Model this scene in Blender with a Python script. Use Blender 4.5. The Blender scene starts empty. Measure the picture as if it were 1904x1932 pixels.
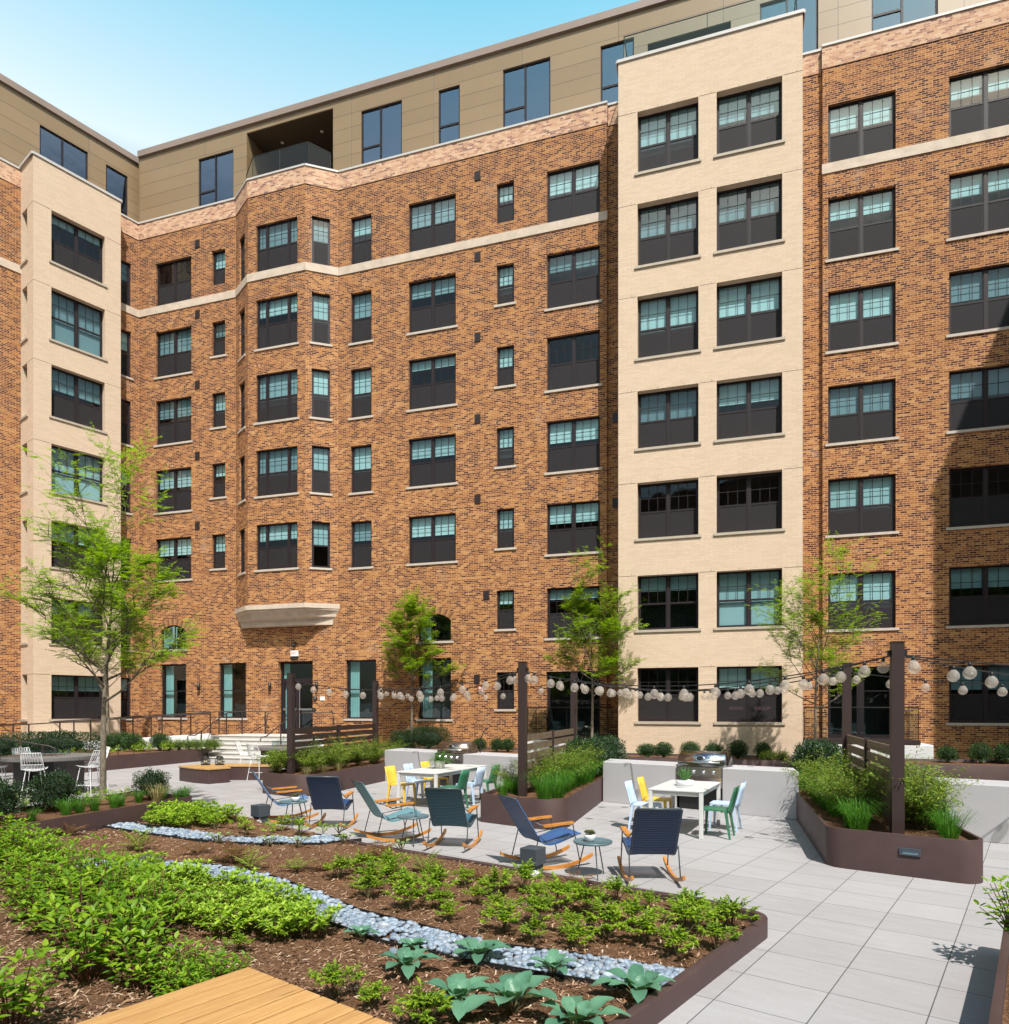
SUN_E, SKY_E, EXPO, DUST = 5.0, 0.064, 0.45, 1.5
import bpy, math, random
from mathutils import Vector, Matrix
random.seed(7)
S = bpy.context.scene
COL = S.collection
R = math.radians
PI = math.pi
# ---------------------------------------------------------------- survey of the photograph (1904 px wide): focal length, horizon, eye height
F, YH, CX, EYE = 1318.0, 1335.0, 952.0, 2.03
def P(x, y, z=0.0):
    """ground point at height z seen at survey pixel x, y"""
    Z = F * (EYE - z) / (y - YH)
    return ((x - CX) * Z / F, Z)
A_W = R(17.4)                                   # the long wall turns 17.4 degrees
DX, DY = math.cos(A_W), -math.sin(A_W)          # along the long wall
NX, NY = math.sin(A_W), math.cos(A_W)           # into the long wall
A_G = R(37.4)                                   # paving grid
UX, UY = math.sin(A_G), math.cos(A_G)
VX, VY = math.cos(A_G), -math.sin(A_G)
SUNV = Vector((-0.321, 1.148, -1.75)).normalized()   # the way sunlight travels

# ---------------------------------------------------------------- objects
def tag(o, label=None, cat=None, group=None, kind=None):
    if label: o['label'] = label
    if cat: o['category'] = cat
    if group: o['group'] = group
    if kind: o['kind'] = kind
    return o
def link(o, parent=None):
    COL.objects.link(o)
    if parent: o.parent = parent
    return o
def empty(name, loc, rz=0.0, label=None, cat=None, group=None):
    o = bpy.data.objects.new(name, None)
    o.empty_display_size = 0.1
    o.location = loc; o.rotation_euler = (0, 0, rz)
    return tag(link(o), label, cat, group)
def copy_tree(o, parent=None):
    c = o.copy(); COL.objects.link(c); c.parent = parent
    for ch in o.children: copy_tree(ch, c)
    return c
class MB:
    """collects faces and links them as one mesh object"""
    def __init__(s): s.v=[]; s.f=[]; s.u=[]; s.m=[]; s.t=None
    def xf(s, M): s.t = M; return s
    def add(s, vs, fs, uvs=None, m=0):
        b=len(s.v)
        if s.t is not None: vs=[tuple(s.t @ Vector(p)) for p in vs]
        s.v += [tuple(p) for p in vs]
        for i,f in enumerate(fs):
            s.f.append(tuple(b+k for k in f)); s.m.append(m)
            s.u.append(uvs[i] if uvs else None)
    def quad(s,a,b,c,d,uv=None,m=0): s.add([a,b,c,d],[(0,1,2,3)],[uv] if uv else None,m)
    def box(s,x0,x1,y0,y1,z0,z1,m=0,M=None):
        vs=[(x0,y0,z0),(x1,y0,z0),(x1,y1,z0),(x0,y1,z0),(x0,y0,z1),(x1,y0,z1),(x1,y1,z1),(x0,y1,z1)]
        if M is not None: vs=[tuple(M @ Vector(p)) for p in vs]
        fs=[(0,3,2,1),(4,5,6,7),(0,1,5,4),(1,2,6,5),(2,3,7,6),(3,0,4,7)]
        X,Y,Z=x1-x0,y1-y0,z1-z0
        uv=[[(x0,y0),(x0,y1),(x1,y1),(x1,y0)],[(x0,y0),(x1,y0),(x1,y1),(x0,y1)],[(x0,z0),(x1,z0),(x1,z1),(x0,z1)],
            [(y0,z0),(y1,z0),(y1,z1),(y0,z1)],[(x1,z0),(x0,z0),(x0,z1),(x1,z1)],[(y1,z0),(y0,z0),(y0,z1),(y1,z1)]]
        s.add(vs,fs,uv,m)
    def tube(s,pts,r,n=6,m=0,caps=True):
        pts=[Vector(p) for p in pts]; k=len(pts)
        rs=r if isinstance(r,(list,tuple)) else [r]*k
        b=[]; prev=None
        for i,p in enumerate(pts):
            d=(pts[min(i+1,k-1)]-pts[max(i-1,0)])
            if d.length<1e-9: d=Vector((0,0,1))
            d.normalize()
            ref=prev if prev is not None else (Vector((0,0,1)) if abs(d.z)<.9 else Vector((1,0,0)))
            a=(ref-d*ref.dot(d))
            if a.length<1e-6: a=d.orthogonal()
            a.normalize(); c=d.cross(a); prev=a
            b += [p+(a*math.cos(2*PI*j/n)+c*math.sin(2*PI*j/n))*rs[i] for j in range(n)]
        fs=[]
        for i in range(k-1):
            for j in range(n):
                j2=(j+1)%n
                fs.append((i*n+j,i*n+j2,(i+1)*n+j2,(i+1)*n+j))
        if caps: fs += [tuple(range(n-1,-1,-1)), tuple((k-1)*n+j for j in range(n))]
        s.add(b,fs,None,m)
    def lathe(s,prof,n=20,m=0,c=(0,0,0),sx=1,sy=1):
        b=[];fs=[];k=len(prof)
        for r,z in prof: b += [(c[0]+r*sx*math.cos(2*PI*j/n),c[1]+r*sy*math.sin(2*PI*j/n),c[2]+z) for j in range(n)]
        for i in range(k-1):
            for j in range(n):
                j2=(j+1)%n; fs.append((i*n+j,i*n+j2,(i+1)*n+j2,(i+1)*n+j))
        if prof[0][0]>1e-5: fs.append(tuple(range(n-1,-1,-1)))
        if prof[-1][0]>1e-5: fs.append(tuple((k-1)*n+j for j in range(n)))
        s.add(b,fs,None,m)
    def prism(s,poly,z0,z1,m=0,top=None):
        """poly counter-clockwise (x, y); z0 and z1 numbers or functions of x, y"""
        n=len(poly); a=[];b=[]
        for x,y in poly:
            a.append((x,y,z0(x,y) if callable(z0) else z0)); b.append((x,y,z1(x,y) if callable(z1) else z1))
        fs=[tuple(range(n-1,-1,-1)),tuple(range(n,2*n))]+[(i,(i+1)%n,n+(i+1)%n,n+i) for i in range(n)]
        L=[0]
        for i in range(n): L.append(L[-1]+math.dist(poly[i],poly[(i+1)%n]))
        uv=[[poly[i] for i in range(n-1,-1,-1)],[poly[i] for i in range(n)]]
        for i in range(n):
            j=(i+1)%n
            uv.append([(L[i],a[i][2]),(L[i+1],a[j][2]),(L[i+1],b[j][2]),(L[i],b[i][2])])
        s.add(a+b,fs,uv,m)
    def mesh(s,name,mats,smooth=False):
        me=bpy.data.meshes.new(name)
        me.from_pydata(s.v,[],s.f)
        for k in (mats if isinstance(mats,(list,tuple)) else [mats]): me.materials.append(k)
        if any(s.m): me.polygons.foreach_set('material_index',s.m)
        if any(u is not None for u in s.u):
            ul=me.uv_layers.new(name='UVMap'); fl=[]
            for f,u in zip(s.f,s.u):
                for k in range(len(f)): fl += list(u[k]) if u else [0.0,0.0]
            ul.data.foreach_set('uv',fl)
        if smooth: me.polygons.foreach_set('use_smooth',[True]*len(s.f))
        me.update(); return me
    def build(s,name,mats,parent=None,smooth=False,loc=None,rz=None):
        o=bpy.data.objects.new(name,s.mesh(name,mats,smooth))
        if loc: o.location=loc
        if rz is not None: o.rotation_euler=(0,0,rz)
        return link(o,parent)
def inst(name,me,parent=None,loc=(0,0,0),rz=0.0,sc=1.0,rx=0.0,ry=0.0):
    o=bpy.data.objects.new(name,me); o.location=loc; o.rotation_euler=(rx,ry,rz)
    o.scale=(sc,sc,sc) if not isinstance(sc,(tuple,list)) else sc
    return link(o,parent)
def bevel(o,w=.01,seg=2,lim=35):
    b=o.modifiers.new('Bevel','BEVEL'); b.width=w; b.segments=seg; b.limit_method='ANGLE'; b.angle_limit=R(lim); return o
def rounded(poly,rad,n=6):
    """polygon with rounded corners; rad per corner"""
    out=[];k=len(poly)
    for i in range(k):
        p=Vector(poly[i]); a=Vector(poly[i-1]); b=Vector(poly[(i+1)%k]); r=rad[i] if isinstance(rad,(list,tuple)) else rad
        if r<1e-4: out.append((p.x,p.y)); continue
        u=(a-p).normalized(); w=(b-p).normalized(); ang=u.angle(w); t=r/math.tan(ang/2)
        t=min(t,(a-p).length*.45,(b-p).length*.45); r=t*math.tan(ang/2)
        c=p+(u+w).normalized()*(r/math.sin(ang/2)); s0=p+u*t-c; e0=p+w*t-c
        a0=math.atan2(s0.y,s0.x); a1=math.atan2(e0.y,e0.x); dd=(a1-a0+PI)%(2*PI)-PI
        for j in range(n+1):
            q=a0+dd*j/n; out.append((c.x+r*math.cos(q),c.y+r*math.sin(q)))
    return out
def offset(poly,d):
    out=[];k=len(poly)
    for i in range(k):
        p=Vector(poly[i]); a=Vector(poly[i-1]); b=Vector(poly[(i+1)%k])
        e1=(p-a); e2=(b-p)
        if e1.length<1e-6: e1=e2
        if e2.length<1e-6: e2=e1
        e1.normalize(); e2.normalize()
        n1=Vector((-e1.y,e1.x)); n2=Vector((-e2.y,e2.x)); m=(n1+n2)
        m.normalize(); c=max(.5,m.dot(n1)); out.append((p.x+m.x*d/c,p.y+m.y*d/c))
    return out
def inside(p,poly):
    x,y=p; r=False; j=len(poly)-1
    for i in range(len(poly)):
        xi,yi=poly[i]; xj,yj=poly[j]
        if (yi>y)!=(yj>y) and x<(xj-xi)*(y-yi)/(yj-yi)+xi: r=not r
        j=i
    return r
def segd(p,poly):
    q=Vector(p); best=1e9
    for i in range(len(poly)):
        a=Vector(poly[i]); b=Vector(poly[(i+1)%len(poly)]); ab=b-a
        t=max(0,min(1,(q-a).dot(ab)/max(ab.length_squared,1e-9))); best=min(best,(q-a-ab*t).length)
    return best

# ---------------------------------------------------------------- materials
class NT:
    def __init__(s,name):
        s.mat=bpy.data.materials.new(name); s.mat.use_nodes=True; s.nt=s.mat.node_tree; s.nt.nodes.clear()
        s.out=s.nt.nodes.new('ShaderNodeOutputMaterial')
    def n(s,t,props=None,**inp):
        nd=s.nt.nodes.new('ShaderNode'+t)
        for k,v in (props or {}).items(): setattr(nd,k,v)
        for k,v in inp.items():
            k=int(k[1:]) if k[0]=='_' and k[1:].isdigit() else k.replace('_',' ')
            s.set(nd.inputs[k],v)
        return nd
    def set(s,sock,v):
        if isinstance(v,bpy.types.NodeSocket): s.nt.links.new(v,sock)
        elif isinstance(v,bpy.types.Node): s.nt.links.new(v.outputs[0],sock)
        else:
            if isinstance(v,(tuple,list)) and len(v)==3 and sock.type=='RGBA': v=(*v,1)
            sock.default_value=v
    def math(s,op,a,b=0.0,c=0.0):
        nd=s.nt.nodes.new('ShaderNodeMath'); nd.operation=op
        for i,v in enumerate((a,b,c)): s.set(nd.inputs[i],v)
        return nd.outputs[0]
    def mix(s,f,a,b,mode='MIX'):
        nd=s.nt.nodes.new('ShaderNodeMix'); nd.data_type='RGBA'; nd.blend_type=mode
        s.set(nd.inputs[0],f); s.set(nd.inputs[6],a); s.set(nd.inputs[7],b); return nd.outputs[2]
    def ramp(s,f,stops,mode='LINEAR'):
        nd=s.nt.nodes.new('ShaderNodeValToRGB'); nd.color_ramp.interpolation=mode; e=nd.color_ramp.elements
        while len(e)<len(stops): e.new(.5)
        for k,(p,c) in zip(e,stops): k.position=p; k.color=(*c,1) if len(c)==3 else c
        s.set(nd.inputs[0],f); return nd.outputs[0]
    def surf(s,sh): s.nt.links.new(sh.outputs[0] if isinstance(sh,bpy.types.Node) else sh,s.out.inputs[0]); return s.mat
    def noise(s,vec,scale,detail=3,rough=.5):
        nd=s.n('TexNoise'); s.set(nd.inputs['Scale'],scale); s.set(nd.inputs['Detail'],detail); s.set(nd.inputs['Roughness'],rough)
        if vec is not None: s.set(nd.inputs['Vector'],vec)
        return nd.outputs[0]
    def uv(s): return s.n('UVMap').outputs[0]
    def obj(s): return s.n('TexCoord').outputs['Object']
    def bump(s,h,st=.3,d=.01): return s.n('Bump',Height=h,Strength=st,Distance=d).outputs[0]
def mat(name,c,rough=.5,metal=0.0,var=.0,vs=6.0,spec=.5,bump=0.0,bs=60.0,c2=None):
    t=NT(name); col=c
    if var or c2:
        nz=t.noise(t.obj(),vs,4,.6); b=c2 or tuple(k*(1-var) for k in c)
        col=t.ramp(nz,[(.32,b),(.68,c)])
    p=t.n('BsdfPrincipled',Base_Color=col,Roughness=rough,Metallic=metal)
    p.inputs['Specular IOR Level'].default_value=spec
    if bump: t.set(p.inputs['Normal'],t.bump(t.noise(t.obj(),bs,3),bump,.004))
    return t.surf(p)
def srgb(r,g,b):
    f=lambda u:(u/255/12.92 if u<=10 else ((u/255+.055)/1.055)**2.4)
    return (f(r),f(g),f(b))
def brick_mat(name,stops,mortar,bw=.2032,rh=.0677,ms=.0055,stain=None,msm=.3,patch=.25,bumpy=.35,top_dim=0.0):
    t=NT(name); uv=t.uv()
    b=t.n('TexBrick',{'offset':.5,'squash':.52,'squash_frequency':7},Vector=uv,Color1=(0,0,0),Color2=(1,1,1),Mortar=(.5,.5,.5),Scale=1.0,Mortar_Size=ms,Mortar_Smooth=msm,Bias=0.0,Brick_Width=bw,Row_Height=rh)
    tint=t.n('RGBToBW',Color=b.outputs[0]).outputs[0]
    big=t.noise(uv,.35,3,.6); mid=t.noise(uv,1.7,2,.5)
    k=t.math('ADD',tint,t.math('MULTIPLY',t.math('SUBTRACT',big,.5),patch*1.6))
    k=t.math('ADD',k,t.math('MULTIPLY',t.math('SUBTRACT',mid,.5),patch*.4))
    if top_dim:  # brick colour darkened towards the top, painting in the dimmer exposure there
        vz=t.n('SeparateXYZ',_0=uv).outputs[1]; k=t.math('SUBTRACT',k,t.math('MULTIPLY',t.n('MapRange',Value=vz,From_Min=12.0,From_Max=21.0).outputs[0],top_dim))
    col=t.ramp(k,stops)
    fine=t.noise(uv,38,3,.6)
    col=t.mix(t.math('MULTIPLY',fine,.5),col,(1,1,1),'MULTIPLY') if False else t.mix(.35,col,t.ramp(fine,[(.3,(.55,.55,.55)),(.7,(1,1,1))]),'MULTIPLY')
    mcol=t.mix(.4,mortar,t.ramp(mid,[(.3,(.6,.6,.6)),(.7,(1,1,1))]),'MULTIPLY')
    c=t.mix(b.outputs[1],col,mcol)
    if stain:
        w=t.noise(uv,.8,5,.65)
        c=t.mix(t.ramp(w,[(.60,(0,0,0)),(.78,(.45,.45,.45))]),c,stain)
    p=t.n('BsdfPrincipled',Base_Color=c,Roughness=.85)
    p.inputs['Specular IOR Level'].default_value=.25
    h=t.math('SUBTRACT',t.math('MULTIPLY',fine,.4),b.outputs[1])
    t.set(p.inputs['Normal'],t.bump(h,bumpy,.006))
    return t.surf(p)
M={}
M['brick']=brick_mat('brick',[(0,(0.0540,0.0138,0.0090)),(0.12,(0.0828,0.0215,0.0108)),(0.22,(0.1305,0.0370,0.0144)),(0.38,(0.1935,0.0628,0.0189)),(0.54,(0.2700,0.0963,0.0252)),(0.74,(0.3465,0.1393,0.0360)),(0.9,(0.4050,0.1849,0.0558)),(1,(0.4770,0.2408,0.0900))],(.53,.315,.185),ms=.0078,patch=.15,msm=.1,top_dim=.11,stain=(.52,.36,.25))
M['band']=brick_mat('light brick',[(0,(.20,.10,.085)),(.10,(.33,.165,.12)),(.28,(.47,.245,.155)),(.6,(.56,.325,.20)),(1,(.63,.42,.29))],(.62,.47,.35),patch=.12)
M['tan']=brick_mat('buff brick',[(0,(.595,.45,.33)),(.5,(.63,.48,.355)),(1,(.655,.50,.375))],(.53,.40,.295),bw=.295,rh=.0677,ms=.0045,patch=.1,bumpy=.5)
def cladding():
    t=NT('metal cladding'); uv=t.uv()
    b=t.n('TexBrick',{'offset':.0},Vector=uv,Color1=(0,0,0),Color2=(1,1,1),Mortar=(.5,.5,.5),Scale=1.0,Mortar_Size=.008,Mortar_Smooth=.05,Bias=0.0,Brick_Width=3.66,Row_Height=.565)
    tint=t.n('RGBToBW',Color=b.outputs[0]).outputs[0]
    c=t.ramp(tint,[(0,(.235,.155,.082)),(1,(.260,.174,.094))])
    nz=t.noise(uv,1.2,4,.6)
    c=t.mix(.22,c,t.ramp(nz,[(.3,(.7,.7,.7)),(.7,(1,1,1))]),'MULTIPLY')
    c=t.mix(b.outputs[1],c,(.055,.04,.026))
    p=t.n('BsdfPrincipled',Base_Color=c,Roughness=.42); t.set(p.inputs['Normal'],t.bump(t.math('SUBTRACT',1.0,b.outputs[1]),.4,.01))
    return t.surf(p)
M['clad']=cladding()
M['fascia']=mat('roof fascia',(.26,.19,.155),.45,var=.12,vs=1.5)
M['stone']=mat('limestone',(.56,.45,.36),.75,var=.22,vs=3.0,bump=.2,bs=40)
M['sill']=mat('sill stone',(.50,.43,.37),.7,var=.18,vs=5)
M['tansill']=mat('buff sill',(.42,.355,.28),.7,var=.15,vs=5)
M['coping']=mat('coping metal',(.50,.47,.45),.5,var=.12,vs=2)
M['frame']=mat('window frame',(.022,.015,.018),.5,var=.15,vs=3,spec=.25)
M['black']=mat('black metal',(.012,.012,.013),.45)
M['joint']=mat('joint',(.10,.07,.05),.9)
M['soffit']=mat('soffit',(.075,.048,.025),.7,var=.15)
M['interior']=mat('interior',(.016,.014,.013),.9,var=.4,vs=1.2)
def blind_mat():
    t=NT('roller blind'); r=t.n('ObjectInfo').outputs['Random']
    return t.surf(t.n('BsdfPrincipled',Base_Color=t.ramp(r,[(0,(.17,.19,.20)),(.35,(.34,.37,.37)),(.6,(.50,.52,.50)),(1,(.60,.62,.58))]),Roughness=.85))
M['blind']=blind_mat()
M['curtain']=mat('curtain',(.30,.40,.37),.8,var=.08,vs=3)
M['white']=mat('white concrete',(.62,.62,.63),.7,var=.12,vs=2.5)
def glass(name,tint,refl=1.7,ior=1.55,rough=0.0,gc=(.92,.97,1.0),wavy=0.0):
    t=NT(name)
    ge=t.n('NewGeometry'); dt=t.n('VectorMath',{'operation':'DOT_PRODUCT'},_0=ge.outputs['Normal'],_1=ge.outputs['Incoming']).outputs['Value']
    f0=((ior-1)/(ior+1))**2*refl; f=t.math('MULTIPLY_ADD',t.math('POWER',t.math('SUBTRACT',1.0,t.math('ABSOLUTE',dt)),5.0),1-f0,f0)
    tr=t.n('BsdfTransparent',Color=tint); gl=t.n('BsdfGlossy',Color=gc,Roughness=rough)
    if wavy:
        off=t.n('VectorMath',_0=t.obj(),_1=t.n('CombineXYZ',X=t.math('MULTIPLY',t.n('ObjectInfo').outputs['Random'],50.0)).outputs[0]).outputs[0]
        t.set(gl.inputs['Normal'],t.bump(t.noise(off,1.1,2,.4),.5,wavy))
    mx=t.n('MixShader',_0=f,_1=tr.outputs[0],_2=gl.outputs[0])
    return t.surf(mx)
M['glass']=glass('window glass',(.70,.91,.95),1.35,1.6,wavy=.012)
M['glassb']=glass('penthouse glass',(.30,.44,.60),3.2,1.6,0.0,(.50,.66,.92),.012)
M['rail glass']=glass('railing glass',(.78,.86,.87),.5)
def screen():
    t=NT('insect screen')
    tr=t.n('BsdfTransparent',Color=(.8,.85,.9)); df=t.n('BsdfPrincipled',Base_Color=(.017,.013,.015),Roughness=.8)
    return t.surf(t.n('MixShader',_0=.72,_1=tr.outputs[0],_2=df.outputs[0]))
M['screen']=screen()
def planter_steel():
    t=NT('planter steel'); co=t.obj(); mp=t.n('Mapping',Vector=co); mp.inputs['Scale'].default_value=(7,7,.7)
    n1=t.noise(mp.outputs[0],1.6,5,.7); n2=t.noise(co,2.2,4,.6); n3=t.noise(co,60,2,.6)
    c=t.ramp(n2,[(.3,(.050,.026,.025)),(.7,(.066,.036,.034))]); c=t.mix(t.ramp(n1,[(.60,(0,0,0)),(.80,(.35,.35,.35))]),c,(.11,.085,.075)); c=t.mix(t.ramp(n3,[(.66,(0,0,0)),(.74,(.25,.25,.25))]),c,(.13,.10,.09))
    return t.surf(t.n('BsdfPrincipled',Base_Color=c,Roughness=t.math('MULTIPLY_ADD',n2,.25,.42)))
M['steel brown']=planter_steel()
M['rail']=mat('dark bronze paint',(.035,.021,.020),.45,var=.15,vs=3)
# ================================================================ the building
ROW=[(20.0,21.92),(16.80,18.83),(13.77,15.75),(10.73,12.63),(7.70,9.56),(4.60,6.45),(1.55,3.35)]   # sill and head heights
WMESH={}
wr=random.Random(21)
def win_meshes(w,h,kind,blind,screen,seed=0):
    key=(round(w,2),round(h,2),kind,round(blind,2),screen,seed)
    if key in WMESH: return WMESH[key]
    fr=MB(); pa=MB(); bl=MB(); sc=MB(); it=MB(); x0,x1=-w/2,w/2; fw=.055
    def rail(a,b,z0,z1,y0=.0,y1=.07): fr.box(a,b,y0,y1,z0,z1)
    rail(x0,x0+fw,0,h); rail(x1-fw,x1,0,h); rail(x0+fw,x1-fw,0,fw); rail(x0+fw,x1-fw,h-fw,h)
    units=[]
    if kind=='double': units=[(x0+fw,-.045),(.045,x1-fw)]; rail(-.045,.045,fw,h-fw,-.004)
    elif kind=='triple':
        a=w*.235; units=[(x0+fw,x0+a-.04),(x0+a+.04,x1-a-.04),(x1-a+.04,x1-fw)]
        rail(x0+a-.04,x0+a+.04,fw,h-fw,-.004); rail(x1-a-.04,x1-a+.04,fw,h-fw,-.004)
    else: units=[(x0+fw,x1-fw)]
    if kind in('double','triple','single'):
        zm=h*.49
        for ua,ub in units:
            rail(ua,ub,zm-.03,zm+.03,.006,.066); rail(ua,ua+.03,fw,h-fw,.012,.06); rail(ub-.03,ub,fw,h-fw,.012,.06); rail(ua+.03,ub-.03,fw,fw+.035,.012,.06)
            n=3 if (ub-ua)>.55 else 2
            zt=h-fw
            for k in range(1,n): 
                xx=ua+(ub-ua)*k/n; fr.box(xx-.009,xx+.009,.024,.034,zm+.03,zt)
            zz=(zm+.03+zt)/2; fr.box(ua+.03,ub-.03,.0235,.0345,zz-.009,zz+.009)
            pa.quad((ua,.036,fw),(ub,.036,fw),(ub,.036,zt),(ua,.036,zt))
            if screen: sc.quad((ua+.02,.016,fw),(ub-.02,.016,fw),(ub-.02,.016,zm-.02),(ua+.02,.016,zm-.02))
            if blind>0:
                b=blind*(1+.03*((seed*7+int(ua*10))%3-1)); bl.quad((ua,.11,h-b*h),(ub,.11,h-b*h),(ub,.11,h),(ua,.11,h))
                bl.box(ua,ub,.10,.12,h-b*h-.025,h-b*h)
    elif kind in('pent','pent1'):
        zt=h*.34
        if kind=='pent':
            xm=x0+w*.47; rail(xm-.035,xm+.035,fw,h-fw,-.004); rail(x0+fw,xm-.035,zt-.035,zt+.035)
            cells=[(x0+fw,xm-.035,fw,zt-.035),(x0+fw,xm-.035,zt+.035,h-fw),(xm+.035,x1-fw,fw,h-fw)]
        else: rail(x0+fw,x1-fw,zt-.035,zt+.035); cells=[(x0+fw,x1-fw,fw,zt-.035),(x0+fw,x1-fw,zt+.035,h-fw)]
        for a,b,c,d in cells: pa.quad((a,.03,c),(b,.03,c),(b,.03,d),(a,.03,d))
        if blind>0: bl.quad((x0,.11,h-blind*h),(x1,.11,h-blind*h),(x1,.11,h),(x0,.11,h))
    elif kind=='lobby':
        zm=h*.5; rail(x0+fw,x1-fw,zm-.02,zm+.02); cells=[(fw,zm-.02),(zm+.02,h-fw)]
        for c,d in cells: pa.quad((x0+fw,.03,c),(x1-fw,.03,c),(x1-fw,.03,d),(x0+fw,.03,d))
        n=10; pts=[(x0+fw+.02+.30*w*i/n,.16+.02*(i%2)) for i in range(n+1)]
        for i in range(n): bl.quad((*pts[i],.03),(*pts[i+1],.03),(*pts[i+1],h-.02),(*pts[i],h-.02))
    elif kind=='patio':
        xm=x0+w*.5; rail(xm-.06,xm+.06,fw,h-fw,-.004); 
        for a,b in ((x0+fw,xm-.06),(xm+.06,x1-fw)):
            rail(a,b,fw,fw+.09); rail(a,a+.05,fw,h-fw,.005); rail(b-.05,b,fw,h-fw,.005)
            pa.quad((a,.03,fw),(b,.03,fw),(b,.03,h-fw),(a,.03,h-fw))
        if screen: rail(xm+.06,x1-fw,h*.66,h*.66+.03,.005)
    d=.9
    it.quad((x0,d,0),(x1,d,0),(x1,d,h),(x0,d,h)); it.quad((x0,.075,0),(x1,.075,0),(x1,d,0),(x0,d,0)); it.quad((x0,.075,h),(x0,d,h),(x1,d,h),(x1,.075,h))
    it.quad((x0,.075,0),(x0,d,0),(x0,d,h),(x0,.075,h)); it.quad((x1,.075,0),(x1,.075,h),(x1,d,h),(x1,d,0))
    r=[fr.mesh('window',M['frame']),pa.mesh('pane',M['glassb'] if kind.startswith('pent') else M['glass'])]
    r.append(('curtain' if kind=='lobby' else 'blind', bl.mesh('blind',M['curtain'] if kind=='lobby' else M['blind'])) if bl.v else None)
    r.append(sc.mesh('insect_screen',M['screen']) if sc.v else None)
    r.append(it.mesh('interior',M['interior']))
    WMESH[key]=r; return r
def window(par,x,y,z0,z1,w,kind='double',blind=.45,screen=True,ang=0.0,rev=.10,sill='sill',seed=0,label=None):
    """x, y on the wall's outer face; the frame sits rev behind it"""
    if blind>0 and kind in('double','single','triple'): blind=max(.12,min(1,blind+wr.choice((-.14,-.06,-.03,0,0,.02,.03,.05,.10))))
    elif kind in('double','single') and wr.random()<.4: blind=wr.choice((.14,.2,.3))
    h=z1-z0; ms=win_meshes(w,h,kind,blind,screen,seed)
    ox,oy=x-math.sin(ang)*rev,y+math.cos(ang)*rev
    o=inst('window',ms[0],par,(ox,oy,z0),ang)
    if label: o['label']=label
    inst('pane',ms[1],o)
    if ms[2]: inst(ms[2][0],ms[2][1],o)
    if ms[3]: inst('insect_screen',ms[3],o)
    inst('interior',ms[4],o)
    if sill:
        key=('sill',round(w,2),sill)
        if key not in WMESH:
            b=MB(); b.box(-w/2-.09,w/2+.09,-rev-.045,.03,-.085,-.002); WMESH[key]=b.mesh('sill',M[sill])
        inst('sill',WMESH[key],o)
    return o
def wall(mb,ox,oy,ang,x0,x1,z0,z1,holes=(),rev=.12,m=0,uo=0.0):
    c,s=math.cos(ang),math.sin(ang)
    def p(x,y,z): return (ox+x*c-y*s,oy+x*s+y*c,z)
    xs=sorted({x0,x1,*[h[0] for h in holes],*[h[1] for h in holes]}); zs=sorted({z0,z1,*[h[2] for h in holes],*[h[3] for h in holes]})
    xs=[x for x in xs if x0-1e-6<=x<=x1+1e-6]; zs=[z for z in zs if z0-1e-6<=z<=z1+1e-6]
    for i in range(len(xs)-1):
        for j in range(len(zs)-1):
            mx,mz=(xs[i]+xs[i+1])/2,(zs[j]+zs[j+1])/2
            if any(h[0]<mx<h[1] and h[2]<mz<h[3] for h in holes): continue
            a,b,e,g=xs[i],xs[i+1],zs[j],zs[j+1]
            mb.quad(p(a,0,e),p(b,0,e),p(b,0,g),p(a,0,g),[(a+uo,e),(b+uo,e),(b+uo,g),(a+uo,g)],m)
    for h in holes:
        r=h[4] if len(h)>4 else rev
        if r<=0: continue
        a,b,e,g=h[:4]
        mb.quad(p(a,0,e),p(a,0,g),p(a,r,g),p(a,r,e),[(a+uo,e),(a+uo,g),(a+uo+r,g),(a+uo+r,e)],m)
        mb.quad(p(b,0,e),p(b,r,e),p(b,r,g),p(b,0,g),[(b+uo,e),(b+uo+r,e),(b+uo+r,g),(b+uo,g)],m)
        mb.quad(p(a,0,g),p(b,0,g),p(b,r,g),p(a,r,g),[(a+uo,g),(b+uo,g),(b+uo,g+r),(a+uo,g+r)],m)
        mb.quad(p(a,0,e),p(a,r,e),p(b,r,e),p(b,0,e),[(a+uo,e),(a+uo,e-r),(b+uo,e-r),(b+uo,e)],m)
O0=Vector((NX*25.2,NY*25.2,0))
B=empty('apartment_building',O0,-A_W,'long six-storey brown brick apartment building with a projecting bay and a buff brick tower','building')
def wx(px,D=25.2):
    """distance along the long wall (plane D) under survey pixel column px"""
    r=(px-CX)/F; Z=D/(NX*r+NY); return r*Z*DX+Z*DY
ZB=0.0; ZT=23.86
br=MB()
winlist=[]
def col(x0,x1,rows,kind,blinds,zs=None,sills=True,trim=0.0,rev=.10,par=None):
    out=[]
    for i,r in enumerate(rows):
        z0,z1=(zs[i] if zs else ROW[r])
        b=blinds[i] if isinstance(blinds,(list,tuple)) else blinds
        out.append((x0,x1,z0,z1)); winlist.append((x0,x1,z0,z1,kind,b,sills and r!=0,i))
    return out
SM=[(20.38,21.88),(17.29,18.79),(14.19,15.70),(11.15,12.63),(8.06,9.55),(5.0,6.46),(1.97,3.37)]
holes=[]
holes+=col(-24.28,-22.34,range(5),'double',[.0,.42,.42,.44,.38])
holes+=col(-21.24,-20.55,range(5),'single',[.48,.5,.5,.3,.42],SM)
holes+=col(-14.44,-13.5,range(5),'single',[.46,.44,.46,.46,.46])
holes+=col(-11.87,-9.87,range(5),'double',[.5,.42,.2,.45,.46])
holes+=col(-8.21,-7.52,range(7),'single',[.5,.6,.5,.62,.5,.3,.0],SM)
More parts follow.
